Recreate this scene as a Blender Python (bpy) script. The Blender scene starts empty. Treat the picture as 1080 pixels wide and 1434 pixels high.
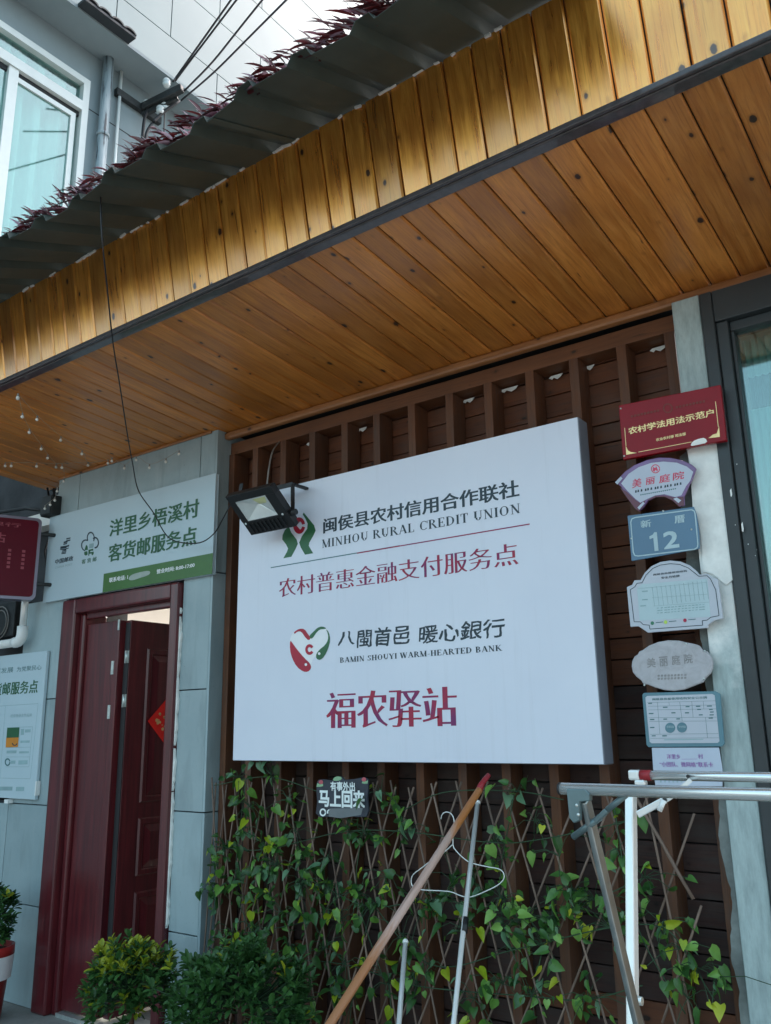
import bpy, bmesh, math, random
from mathutils import Vector, Matrix, noise
R = math.radians
rnd = random.Random(11)
S = bpy.context.scene
COL = S.collection

# ------------------------------------------------------------------ camera
CAM = Vector((0, 0, 1.45)); FPX = 1188.0; PW, PH = 1080, 1434
def cam_matrix():
    y, p, r = R(-36.15), R(14.42), R(-0.9)
    Ry = Matrix(((math.cos(y), -math.sin(y), 0), (math.sin(y), math.cos(y), 0), (0, 0, 1)))
    B = Matrix(((1, 0, 0), (0, 0, -1), (0, 1, 0)))
    Rp = Matrix(((1, 0, 0), (0, math.cos(p), math.sin(p)), (0, -math.sin(p), math.cos(p))))
    Rr = Matrix(((math.cos(r), -math.sin(r), 0), (math.sin(r), math.cos(r), 0), (0, 0, 1)))
    return Rr @ Rp @ B @ Ry
MC = cam_matrix(); MT = MC.transposed()
cd = bpy.data.cameras.new('camera'); cam = bpy.data.objects.new('camera', cd); COL.objects.link(cam)
cd.sensor_fit = 'VERTICAL'; cd.sensor_height = 36; cd.sensor_width = 36 * PW / PH
cd.lens = FPX / PH * 36; cd.clip_start = 0.05; cd.clip_end = 500
cam.matrix_world = Matrix.Translation(CAM) @ (MT @ Matrix(((1, 0, 0), (0, -1, 0), (0, 0, -1)))).to_4x4()
S.camera = cam

# ------------------------------------------------------------------ light
SUN_EL, SUN_AZ = 52, 12            # azimuth: degrees clockwise from +y; soft high sun behind the shop
w = bpy.data.worlds.new("World"); S.world = w; w.use_nodes = True
nt = w.node_tree; bg = nt.nodes['Background']
sky = nt.nodes.new('ShaderNodeTexSky'); sky.sky_type = 'NISHITA'; sky.sun_disc = False
sky.sun_elevation = R(SUN_EL); sky.sun_rotation = R(SUN_AZ); sky.air_density = 1.0; sky.dust_density = 4.0
hs = nt.nodes.new('ShaderNodeHueSaturation'); hs.inputs['Saturation'].default_value = 0.86; hs.inputs['Hue'].default_value = 0.463
nt.links.new(sky.outputs[0], hs.inputs['Color']); nt.links.new(hs.outputs[0], bg.inputs[0])
bg.inputs[1].default_value = 0.15
sd = bpy.data.lights.new('sun', 'SUN'); sun = bpy.data.objects.new('sun', sd); COL.objects.link(sun)
sd.energy = 0.5; sd.angle = R(20); sd.color = (1.0, 0.97, 0.93)
az, el = R(SUN_AZ), R(SUN_EL)
sdir = Vector((math.sin(az) * math.cos(el), math.cos(az) * math.cos(el), math.sin(el)))
sun.rotation_euler = sdir.to_track_quat('Z', 'Y').to_euler()
S.view_settings.view_transform = 'Standard'; S.view_settings.look = 'None'
S.view_settings.gamma = 1; S.view_settings.use_curve_mapping = False
S.view_settings.exposure = 1.75
S.cycles.max_bounces = 8; S.cycles.diffuse_bounces = 4; S.cycles.transparent_max_bounces = 12

# ------------------------------------------------------------------ picking world points
def ray(px, py): return MT @ Vector(((px - 540) / FPX, (py - 717) / FPX, 1.0))
def P(px, py, y): d = ray(px, py); return CAM + d * ((y - CAM.y) / d.y)
def PX(px, py, x): d = ray(px, py); return CAM + d * ((x - CAM.x) / d.x)
def PZ(px, py, z): d = ray(px, py); return CAM + d * ((z - CAM.z) / d.z)

# ------------------------------------------------------------------ materials
MATS = {}
def newmat(name):
    m = bpy.data.materials.new(name); m.use_nodes = True
    n = m.node_tree; b = n.nodes['Principled BSDF']; MATS[name] = m
    return m, n, b
def N(n, t, **k):
    o = n.nodes.new(t)
    for a, v in k.items(): setattr(o, a, v)
    return o
def ramp(n, stops, src):
    r = N(n, 'ShaderNodeValToRGB'); e = r.color_ramp.elements
    while len(e) < len(stops): e.new(0.5)
    for el_, (p, c) in zip(e, stops):
        el_.position = p; el_.color = (c[0], c[1], c[2], 1) if not isinstance(c, (int, float)) else (c, c, c, 1)
    n.links.new(src, r.inputs[0]); return r.outputs[0]
def coords(n, scale=(1, 1, 1), rand=True, world=False):
    tc = N(n, 'ShaderNodeTexCoord'); mp = N(n, 'ShaderNodeMapping'); mp.inputs['Scale'].default_value = scale
    src = tc.outputs['Object']
    if world: src = N(n, 'ShaderNodeNewGeometry').outputs['Position']
    if rand and not world:
        oi = N(n, 'ShaderNodeObjectInfo'); vm = N(n, 'ShaderNodeVectorMath', operation='SCALE')
        vm.inputs[0].default_value = (37, 53, 71); n.links.new(oi.outputs['Random'], vm.inputs['Scale'])
        va = N(n, 'ShaderNodeVectorMath', operation='ADD'); n.links.new(src, va.inputs[0]); n.links.new(vm.outputs[0], va.inputs[1]); src = va.outputs[0]
    n.links.new(src, mp.inputs[0]); return mp.outputs[0]
def noisef(n, vec, scale, detail=4, rough=0.6, dist=0):
    t = N(n, 'ShaderNodeTexNoise'); t.inputs['Scale'].default_value = scale; t.inputs['Detail'].default_value = detail
    t.inputs['Roughness'].default_value = rough; t.inputs['Distortion'].default_value = dist
    n.links.new(vec, t.inputs['Vector']); return t.outputs['Fac']
def mix(n, a, b, fac, mode='MIX'):
    m = N(n, 'ShaderNodeMix', data_type='RGBA', blend_type=mode)
    for s, v in ((0, fac), (6, a), (7, b)):
        if isinstance(v, (int, float)): m.inputs[s].default_value = v
        elif isinstance(v, tuple): m.inputs[s].default_value = (*v[:3], 1)
        else: n.links.new(v, m.inputs[s])
    return m.outputs[2]
def bump(n, b, h, strength=0.3, dist=0.01):
    bp = N(n, 'ShaderNodeBump'); bp.inputs['Strength'].default_value = strength; bp.inputs['Distance'].default_value = dist
    n.links.new(h, bp.inputs['Height']); n.links.new(bp.outputs[0], b.inputs['Normal'])
def plain(name, col, rough=0.5, metal=0, var=0.15, scale=8, spec=0.5, coat=0, bmp=0.0, bscale=60, trans=0, emit=0):
    m, n, b = newmat(name); v = coords(n)
    f = noisef(n, v, scale, 5)
    dk = tuple(c * (1 - var) for c in col); lt = tuple(min(1, c * (1 + var)) for c in col)
    n.links.new(ramp(n, [(0.3, dk), (0.7, lt)], f), b.inputs['Base Color'])
    b.inputs['Roughness'].default_value = rough; b.inputs['Metallic'].default_value = metal
    b.inputs['Specular IOR Level'].default_value = spec; b.inputs['Coat Weight'].default_value = coat
    if trans: b.inputs['Transmission Weight'].default_value = trans
    if bmp: bump(n, b, noisef(n, v, bscale, 4), bmp, 0.003)
    if emit:
        b.inputs['Emission Color'].default_value = (*col, 1); b.inputs['Emission Strength'].default_value = emit
    return m
def pine(name, c0, c1, knot, axis, rough=0.3, coat=0.5, knots=True, dirt=0.0):
    """grain runs along the object's own axis"""
    m, n, b = newmat(name)
    sc = [9, 9, 9]; sc[axis] = 0.7
    g = noisef(n, coords(n, tuple(sc)), 5, 6, 0.65, 0.6)
    sc2 = [60, 60, 60]; sc2[axis] = 2.0
    g2 = noisef(n, coords(n, tuple(sc2)), 3, 3, 0.6)
    c = ramp(n, [(0.25, c0), (0.75, c1)], g)
    c = mix(n, c, tuple(x * 0.72 for x in c0), ramp(n, [(0.52, 0), (0.75, 0.7)], g2))
    big = noisef(n, coords(n, (1.6, 1.6, 1.6)), 1.5, 2)
    c = mix(n, c, tuple(x * 0.6 for x in c0), ramp(n, [(0.5, 0), (0.75, 0.45)], big))
    if knots:
        sk = [15, 15, 15]; sk[axis] = 9
        vo = N(n, 'ShaderNodeTexVoronoi'); vo.inputs['Scale'].default_value = 1.0; vo.inputs['Randomness'].default_value = 1.0
        n.links.new(coords(n, tuple(sk)), vo.inputs['Vector'])
        sx_ = N(n, 'ShaderNodeSeparateColor'); n.links.new(vo.outputs['Color'], sx_.inputs[0])
        wob = noisef(n, coords(n, (40, 40, 40)), 1.5, 3)
        ma = N(n, 'ShaderNodeMath', operation='MULTIPLY_ADD'); n.links.new(sx_.outputs[0], ma.inputs[0]); ma.inputs[1].default_value = 0.17; n.links.new(vo.outputs['Distance'], ma.inputs[2])
        mb_ = N(n, 'ShaderNodeMath', operation='MULTIPLY_ADD'); n.links.new(wob, mb_.inputs[0]); mb_.inputs[1].default_value = 0.10; n.links.new(ma.outputs[0], mb_.inputs[2])
        k = ramp(n, [(0.0, 1), (0.185, 0.95), (0.22, 0.0)], mb_.outputs[0])
        k2 = ramp(n, [(0.21, 0.45), (0.32, 0.0)], mb_.outputs[0])
        c = mix(n, c, tuple(x * 0.55 for x in c0), k2); c = mix(n, c, knot, k)
        # dark mould streaks along the grain
        ss = [45, 45, 45]; ss[axis] = 3.2
        s1 = noisef(n, coords(n, tuple(ss)), 1.0, 4, 0.7); s2 = noisef(n, coords(n, (4, 4, 4)), 1.3, 2)
        mm = N(n, 'ShaderNodeMath', operation='MULTIPLY'); n.links.new(ramp(n, [(0.66, 0), (0.72, 0.85)], s1), mm.inputs[0]); n.links.new(ramp(n, [(0.5, 0), (0.62, 1)], s2), mm.inputs[1])
        c = mix(n, c, (0.03, 0.018, 0.01), mm.outputs[0])
    oi = N(n, 'ShaderNodeObjectInfo')
    c = mix(n, c, ramp(n, [(0, 0.72), (0.5, 1.0), (1, 1.12)], oi.outputs['Random']), 1.0, 'MULTIPLY')
    if dirt:
        dn = noisef(n, coords(n, (3, 3, 3), world=True), 2, 5)
        c = mix(n, c, (0.08, 0.07, 0.06), ramp(n, [(0.4, 0), (0.75, dirt)], dn))
    n.links.new(c, b.inputs['Base Color'])
    n.links.new(ramp(n, [(0.3, rough * 0.8), (0.7, min(1, rough * 1.5))], g), b.inputs['Roughness'])
    b.inputs['Coat Weight'].default_value = coat; b.inputs['Coat Roughness'].default_value = 0.2; b.inputs['Coat IOR'].default_value = 1.5 + .3 * (coat > .8); b.inputs['Metallic'].default_value = .8 * (coat > .8)
    bump(n, b, g, 0.25, 0.002)
    return m
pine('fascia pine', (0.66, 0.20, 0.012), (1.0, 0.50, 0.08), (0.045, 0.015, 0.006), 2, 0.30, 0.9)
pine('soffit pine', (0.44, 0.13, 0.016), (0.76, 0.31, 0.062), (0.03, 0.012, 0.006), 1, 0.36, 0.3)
pine('trim pine', (0.26, 0.10, 0.03), (0.42, 0.19, 0.07), (0.05, 0.02, 0.01), 0, 0.4, 0.3)
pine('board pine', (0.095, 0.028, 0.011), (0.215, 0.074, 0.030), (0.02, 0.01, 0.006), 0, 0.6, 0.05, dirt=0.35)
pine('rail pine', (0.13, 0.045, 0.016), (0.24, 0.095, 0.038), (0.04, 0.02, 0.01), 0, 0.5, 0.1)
pine('board pine dark', (0.030, 0.015, 0.013), (0.085, 0.040, 0.032), (0.02, 0.01, 0.006), 0, 0.7, 0.0, dirt=0.5)
pine('stud pine', (0.085, 0.030, 0.013), (0.185, 0.072, 0.031), (0.04, 0.02, 0.01), 2, 0.6, 0.05, knots=False, dirt=0.35)
pine('stick wood', (0.42, 0.20, 0.10), (0.62, 0.38, 0.25), (0.1, 0.04, 0.02), 2, 0.5, 0.1, knots=False)
pine('willow rod', (0.14, 0.09, 0.068), (0.30, 0.21, 0.16), (0.05, 0.03, 0.02), 2, 0.7, 0.0, knots=False)
pine('orange plank', (0.30, 0.12, 0.03), (0.45, 0.2, 0.06), (0.05, 0.02, 0.01), 2, 0.5, 0.1)
# dark varnished edge rail of the canopy
plain('edge rail', (0.055, 0.045, 0.045), 0.3, 0, 0.4, 30, coat=0.5, bmp=0.3, bscale=90)
# red-brown steel door with printed grain
m, n, b = newmat('door maroon')
g = noisef(n, coords(n, (14, 14, 0.9), world=True), 3, 5, 0.6)
n.links.new(ramp(n, [(0.3, (0.055, 0.006, 0.010)), (0.7, (0.13, 0.014, 0.018))], g), b.inputs['Base Color'])
b.inputs['Roughness'].default_value = 0.32; b.inputs['Coat Weight'].default_value = 0.4; b.inputs['Coat Roughness'].default_value = 0.2
bump(n, b, g, 0.1, 0.001)
# stone cladding
m, n, b = newmat('cladding stone')
v = coords(n, (1, 1, 1)); f1 = noisef(n, v, 2.2, 6, 0.65); f2 = noisef(n, coords(n, (5, 5, 1)), 2, 5, 0.6, 0.5)
c = ramp(n, [(0.3, (0.29, 0.385, 0.41)), (0.7, (0.39, 0.485, 0.50))], f1)
c = mix(n, c, (0.21, 0.265, 0.275), ramp(n, [(0.5, 0), (0.8, 0.7)], f2)); f3 = noisef(n, coords(n, (70, 70, 70)), 1, 3); c = mix(n, c, (0.16, 0.18, 0.18), ramp(n, [(0.66, 0), (0.78, .6)], f3)); f4 = noisef(n, coords(n, (9, 9, .8)), 2, 5, .7); c = mix(n, c, (0.46, 0.52, 0.52), ramp(n, [(0.6, 0), (0.8, .6)], f4))
oi = N(n, 'ShaderNodeObjectInfo'); c = mix(n, c, ramp(n, [(0, 0.88), (1, 1.06)], oi.outputs['Random']), 1.0, 'MULTIPLY')
n.links.new(c, b.inputs['Base Color']); b.inputs['Roughness'].default_value = 0.42
bump(n, b, f2, 0.12, 0.003)
m, n, b = newmat('joint filler'); b.inputs['Base Color'].default_value = (0.03, 0.035, 0.04, 1); b.inputs['Roughness'].default_value = 0.9
# painted post: white over the middle heights, mottled grey below and above
m, n, b = newmat('post paint')
gp = N(n, 'ShaderNodeNewGeometry'); sp = N(n, 'ShaderNodeSeparateXYZ'); n.links.new(gp.outputs['Position'], sp.inputs[0])
wv = noisef(n, coords(n, (6, 6, 6), world=True), 1.6, 5, 0.65)
ad = N(n, 'ShaderNodeMath', operation='MULTIPLY_ADD'); n.links.new(wv, ad.inputs[0]); ad.inputs[1].default_value = 0.5; n.links.new(sp.outputs['Z'], ad.inputs[2])
mr = N(n, 'ShaderNodeMapRange'); mr.inputs['From Min'].default_value = 0; mr.inputs['From Max'].default_value = 4; n.links.new(ad.outputs[0], mr.inputs['Value'])
pf = ramp(n, [(0.46, 0), (0.52, 1), (0.66, 1), (0.675, 0)], mr.outputs[0])
st = noisef(n, coords(n, (20, 20, 4), world=True), 2, 5, 0.7)
grey = ramp(n, [(0.3, (0.27, 0.34, 0.34)), (0.6, (0.42, 0.52, 0.51)), (0.8, (0.2, 0.24, 0.25))], st)
wh = ramp(n, [(0.3, (0.74, 0.78, 0.76)), (0.62, (0.88, 0.88, 0.84))], wv)
n.links.new(mix(n, grey, wh, pf), b.inputs['Base Color']); b.inputs['Roughness'].default_value = 0.45
bump(n, b, st, 0.3, 0.004)
plain('chink and patch white', (0.86, 0.87, 0.83), 0.8, 0, 0.1, 20, bmp=0.5, bscale=40)
plain('grey frame', (0.03, 0.037, 0.04), 0.42, 0, 0.2, 5, bmp=0.1)
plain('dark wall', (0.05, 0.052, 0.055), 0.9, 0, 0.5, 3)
plain('plaster', (0.55, 0.55, 0.52), 0.85, 0, 0.08, 4, bmp=0.2)
plain('old plaster', (0.17, 0.19, 0.18), 0.85, 0, 0.5, 9, bmp=0.4)
plain('cream wall', (0.86, 0.82, 0.76), 0.85, 0, 0.05, 3)
m, n, b = newmat('sign vinyl')
dg = noisef(n, coords(n, (14, 14, .7), world=True), 1.5, 5, .7); dh = noisef(n, coords(n, (1, 1, 1), world=True), 1.6, 4)
c = ramp(n, [(.3, (0.70, 0.73, 0.82)), (.7, (0.75, 0.78, 0.86))], dh); c = mix(n, c, (0.58, 0.60, 0.66), ramp(n, [(.56, 0), (.8, .45)], dg))
n.links.new(c, b.inputs['Base Color']); b.inputs['Roughness'].default_value = .38; bump(n, b, dh, .25, .01)
plain('sign edge', (0.19, 0.21, 0.25), 0.4, 0.2, 0.1, 5)
plain('board white', (0.48, 0.60, 0.65), 0.35, 0, 0.03, 2)
plain('white plastic', (0.80, 0.82, 0.80), 0.4, 0, 0.06, 8)
plain('ink dark', (0.015, 0.035, 0.05), 0.45, 0, 0.1)
plain('ink teal', (0.05, 0.16, 0.17), 0.45, 0, 0.1)
plain('ink faint', (0.28, 0.42, 0.44), 0.5, 0, 0.15)
plain('ink green', (0.02, 0.11, 0.045), 0.45, 0, 0.1)
plain('logo green', (0.025, 0.13, 0.05), 0.45, 0, 0.1)
plain('logo red', (0.42, 0.008, 0.035), 0.45, 0, 0.1)
plain('logo white', (0.85, 0.86, 0.88), 0.45, 0, 0.02)
plain('band green', (0.05, 0.15, 0.03), 0.4, 0, 0.1)
plain('smear grey', (0.36, 0.42, 0.38), 0.5, 0, 0.15, 10)
plain('orange print', (0.6, 0.22, 0.02), 0.5)
plain('gold leaf', (0.85, 0.62, 0.28), 0.3, 0.35, 0.15, 40)
plain('dull gold', (0.18, 0.03, 0.02), 0.5, 0.2, 0.1)
plain('plaque red', (0.25, 0.002, 0.008), 0.25, 0, 0.15, 3, coat=0.0, spec=0.25)
plain('plaque purple', (0.19, 0.10, 0.25), 0.35, 0, 0.3, 6, coat=0.3)
plain('plaque maroon', (0.11, 0.008, 0.03), 0.35, 0, 0.2, 6, coat=0.3)
plain('plaque lilac', (0.50, 0.54, 0.63), 0.35, 0, 0.04, 4)
plain('ink rose', (0.62, 0.06, 0.12), 0.5, 0, 0.2, 30)
plain('plaque blue', (0.075, 0.17, 0.27), 0.35, 0, 0.1, 3, coat=0.2)
plain('blue print', (0.42, 0.56, 0.60), 0.4)
plain('plaque white', (0.50, 0.53, 0.59), 0.35, 0, 0.04, 4)
plain('form print', (0.46, 0.59, 0.62), 0.4, 0, 0.05, 6)
plain('plaque teal', (0.10, 0.22, 0.27), 0.4, 0, 0.1, 4)
plain('card white', (0.5, 0.56, 0.66), 0.5, 0, 0.05, 6)
plain('ink violet', (0.28, 0.08, 0.36), 0.5)
plain('dot green', (0.03, 0.18, 0.10), 0.5); plain('dot yellow', (0.55, 0.75, 0.12), 0.5); plain('dot red', (0.4, 0.01, 0.05), 0.5)
m, n, b = newmat('weathered stone')
v = coords(n); f = noisef(n, v, 22, 6, 0.7, 1.0)
n.links.new(ramp(n, [(0.25, (0.36, 0.35, 0.36)), (0.5, (0.45, 0.44, 0.46)), (0.75, (0.50, 0.50, 0.52))], f), b.inputs['Base Color']); b.inputs['Roughness'].default_value = 0.6
bump(n, b, f, 0.3, 0.003)
plain('stone relief', (0.30, 0.29, 0.29), 0.7, 0, 0.2, 60)
# crimson to purple printed lettering
m, n, b = newmat('ink crimson')
v = coords(n, (1, 1, 1), world=True); g = noisef(n, v, 9, 3)
n.links.new(ramp(n, [(0.35, (0.17, 0.012, 0.11)), (0.6, (0.36, 0.008, 0.045))], g), b.inputs['Base Color']); b.inputs['Roughness'].default_value = 0.45
plain('lamp black', (0.012, 0.013, 0.014), 0.45, 0, 0.2, 10, bmp=0.2)
plain('lamp reflector', (0.75, 0.80, 0.78), 0.3, 0.4, 0.12, 8)
plain('led yellow', (0.62, 0.66, 0.34), 0.5)
plain('cable black', (0.014, 0.014, 0.016), 0.55)
plain('wire grey', (0.25, 0.24, 0.22), 0.5)
plain('bulb clear', (0.75, 0.74, 0.68), 0.15, 0, 0.05, spec=0.8)
plain('clear wire', (0.32, 0.27, 0.2), 0.4)
m, n, b = newmat('stainless')
g = noisef(n, coords(n, (2, 40, 40), world=True), 2, 4)
n.links.new(ramp(n, [(0.3, (0.74, 0.78, 0.78)), (0.7, (0.90, 0.93, 0.92))], g), b.inputs['Base Color']); b.inputs['Metallic'].default_value = .75
n.links.new(ramp(n, [(0.3, 0.14), (0.7, 0.28)], g), b.inputs['Roughness'])
plain('painted steel', (0.80, 0.82, 0.80), 0.22, 0.35, 0.05, 10)
plain('worn steel', (0.30, 0.34, 0.34), 0.3, 0.8, 0.25, 12)
plain('grey casting', (0.13, 0.19, 0.20), 0.4, 0.5, 0.15, 20)
plain('zinc hinge', (0.62, 0.68, 0.66), 0.3, 0.7, 0.15, 30)
plain('red plastic', (0.30, 0.012, 0.02), 0.5)
m, n, b = newmat('stick paint')
tc = N(n, 'ShaderNodeTexCoord'); sz = N(n, 'ShaderNodeSeparateXYZ'); n.links.new(tc.outputs['Object'], sz.inputs[0])
wn_ = noisef(n, coords(n, (30, 30, 5)), 1, 4); ad = N(n, 'ShaderNodeMath', operation='MULTIPLY_ADD'); n.links.new(wn_, ad.inputs[0]); ad.inputs[1].default_value = .35; n.links.new(sz.outputs['Z'], ad.inputs[2])
mr = N(n, 'ShaderNodeMapRange'); mr.inputs['From Min'].default_value = 0; mr.inputs['From Max'].default_value = 1.2; n.links.new(ad.outputs[0], mr.inputs['Value'])
gr = noisef(n, coords(n, (70, 70, 3)), 1, 4)
c = ramp(n, [(.44, (.36, .15, .06)), (.54, (.56, .38, .32)), (.84, (.60, .40, .32)), (.93, (.55, .20, .05))], mr.outputs[0]); c = mix(n, c, (.18, .07, .03), ramp(n, [(.55, 0), (.75, .7)], gr))
n.links.new(c, b.inputs['Base Color']); b.inputs['Roughness'].default_value = .5
plain('paper red', (0.90, 0.018, 0.012), 0.5, 0, 0.1, 20)
plain('red acrylic', (0.10, 0.001, 0.012), 0.4, 0, 0.12, 3, spec=0.2)
plain('red acrylic print', (0.30, 0.05, 0.075), 0.45)
plain('silver rim', (0.20, 0.19, 0.25), 0.3, 0.5, 0.1)
plain('slate board', (0.03, 0.036, 0.05), 0.6, 0, 0.4, 20)
plain('slate tape', (0.15, 0.17, 0.18), 0.4, 0, 0.1)
plain('chalk white', (0.8, 0.86, 0.84), 0.7, 0, 0.05)
plain('leaf print', (0.25, 0.42, 0.24), 0.6); plain('flower print', (0.5, 0.1, 0.12), 0.6)
plain('terracotta', (0.30, 0.055, 0.03), 0.6, 0, 0.25, 10)
plain('pot red', (0.34, 0.02, 0.018), 0.45, 0, 0.15, 8)
plain('pot white', (0.75, 0.74, 0.74), 0.4, 0, 0.05)
plain('soil', (0.03, 0.02, 0.015), 1.0)
# painted roof sheet seen from below
m, n, b = newmat('roof sheet')
f = noisef(n, coords(n, (1.5, 1.5, 1.5), world=True), 2, 5, 0.6); f2 = noisef(n, coords(n, (30, 30, 30), world=True), 1, 4, 0.7)
c = ramp(n, [(0.3, (0.034, 0.050, 0.044)), (0.65, (0.060, 0.080, 0.070))], f)
c = mix(n, c, (0.06, 0.045, 0.03), ramp(n, [(0.6, 0), (0.75, 0.6)], f2))
n.links.new(c, b.inputs['Base Color']); b.inputs['Roughness'].default_value = 0.6; b.inputs['Specular IOR Level'].default_value = 0.25
# far building
m, n, b = newmat('aluminium panel')
f = noisef(n, coords(n, (0.8, 0.8, 0.8), world=True), 1, 3)
c = ramp(n, [(0.3, (0.18, 0.25, 0.255)), (0.7, (0.215, 0.29, 0.295))], f)
oi = N(n, 'ShaderNodeObjectInfo'); c = mix(n, c, ramp(n, [(0, 0.94), (1, 1.03)], oi.outputs['Random']), 1.0, 'MULTIPLY')
n.links.new(c, b.inputs['Base Color']); b.inputs['Roughness'].default_value = 0.4
plain('far render', (0.22, 0.28, 0.30), 0.7, 0, 0.1, 1.2)
plain('pvc frame', (0.62, 0.68, 0.67), 0.35, 0, 0.04)
m, n, b = newmat('window glass'); b.inputs['Base Color'].default_value = (0.72, 0.95, 0.93, 1)
b.inputs['Roughness'].default_value = 0.02; b.inputs['Transmission Weight'].default_value = 1.0; b.inputs['IOR'].default_value = 1.5
tr = N(n, 'ShaderNodeBsdfTransparent'); tr.inputs[0].default_value = (0.68, 0.82, 0.80, 1)
gl = N(n, 'ShaderNodeBsdfGlossy'); gl.inputs['Roughness'].default_value = 0.03; gl.inputs['Color'].default_value = (0.85, 1, 0.98, 1)
fr = N(n, 'ShaderNodeFresnel'); fr.inputs[0].default_value = 1.9
ms = N(n, 'ShaderNodeMixShader'); ms.inputs[0].default_value = .16; n.links.new(tr.outputs[0], ms.inputs[1]); n.links.new(gl.outputs[0], ms.inputs[2])
n.links.new(ms.outputs[0], n.nodes['Material Output'].inputs[0])
plain('curtain cloth', (0.55, 0.70, 0.68), 0.9, 0, 0.06, 3)
plain('blind board', (0.34, 0.50, 0.50), 0.5, 0, 0.08, 3)
plain('blind pale', (0.46, 0.58, 0.55), 0.7, 0, 0.08, 3)
plain('roof tile dark', (0.025, 0.03, 0.035), 0.6)
m, n, b = newmat('pipe grey')
f = noisef(n, coords(n, (12, 12, 0.9), world=True), 2, 5, 0.7)
n.links.new(ramp(n, [(0.42, (0.30, 0.37, 0.40)), (0.56, (0.24, 0.31, 0.34)), (0.62, (0.06, 0.07, 0.08))], f), b.inputs['Base Color']); b.inputs['Roughness'].default_value = 0.5
plain('porcelain', (0.6, 0.66, 0.66), 0.2)
plain('iron dark', (0.03, 0.035, 0.036), 0.6, 0.3, 0.3, 20)
m, n, b = newmat('concrete ground')
f = noisef(n, coords(n, (1, 1, 1), world=True), 3, 8, 0.7); f2 = noisef(n, coords(n, (1, 1, 1), world=True), 60, 3)
c = ramp(n, [(0.3, (0.17, 0.17, 0.16)), (0.7, (0.29, 0.29, 0.27))], f); c = mix(n, c, (0.15, 0.15, 0.14), ramp(n, [(0.55, 0), (0.75, 0.7)], f2))
n.links.new(c, b.inputs['Base Color']); b.inputs['Roughness'].default_value = 0.85; bump(n, b, f2, 0.5, 0.004)
def leafmat(name, a, bcol, rough=0.35, tr_=0.25):
    m, n, b = newmat(name)
    oi = N(n, 'ShaderNodeObjectInfo'); f = noisef(n, coords(n, (1, 1, 1), world=True), 25, 3)
    ad = N(n, 'ShaderNodeMath', operation='ADD'); n.links.new(oi.outputs['Random'], ad.inputs[0]); n.links.new(f, ad.inputs[1])
    dv = N(n, 'ShaderNodeMath', operation='MULTIPLY'); n.links.new(ad.outputs[0], dv.inputs[0]); dv.inputs[1].default_value = 0.6
    c = ramp(n, [(0.3, a), (0.75, bcol)], dv.outputs[0])
    n.links.new(c, b.inputs['Base Color']); b.inputs['Roughness'].default_value = rough
    t = N(n, 'ShaderNodeBsdfTranslucent'); n.links.new(c, t.inputs[0]); ms = N(n, 'ShaderNodeMixShader'); ms.inputs[0].default_value = tr_
    n.links.new(b.outputs[0], ms.inputs[1]); n.links.new(t.outputs[0], ms.inputs[2]); n.links.new(ms.outputs[0], n.nodes['Material Output'].inputs[0])
    return m
leafmat('ivy dark', (0.028, 0.09, 0.022), (0.09, 0.23, 0.05)); leafmat('ivy mid', (0.10, 0.25, 0.035), (0.24, 0.46, 0.10))
leafmat('ivy pale', (0.10, 0.23, 0.12), (0.22, 0.38, 0.22)); leafmat('ivy yellow', (0.28, 0.40, 0.015), (0.55, 0.60, 0.05))
leafmat('bush leaf', (0.022, 0.075, 0.022), (0.07, 0.18, 0.045), 0.4); leafmat('bush tip', (0.18, 0.26, 0.015), (0.42, 0.44, 0.03), 0.4)
leafmat('maroon leaf', (0.03, 0.004, 0.007), (0.10, 0.010, 0.012), 0.3, 0.15); leafmat('maroon edge', (0.14, 0.05, 0.08), (0.36, 0.22, 0.27), 0.25, 0.2)
plain('stem green', (0.03, 0.07, 0.03), 0.6)

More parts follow.
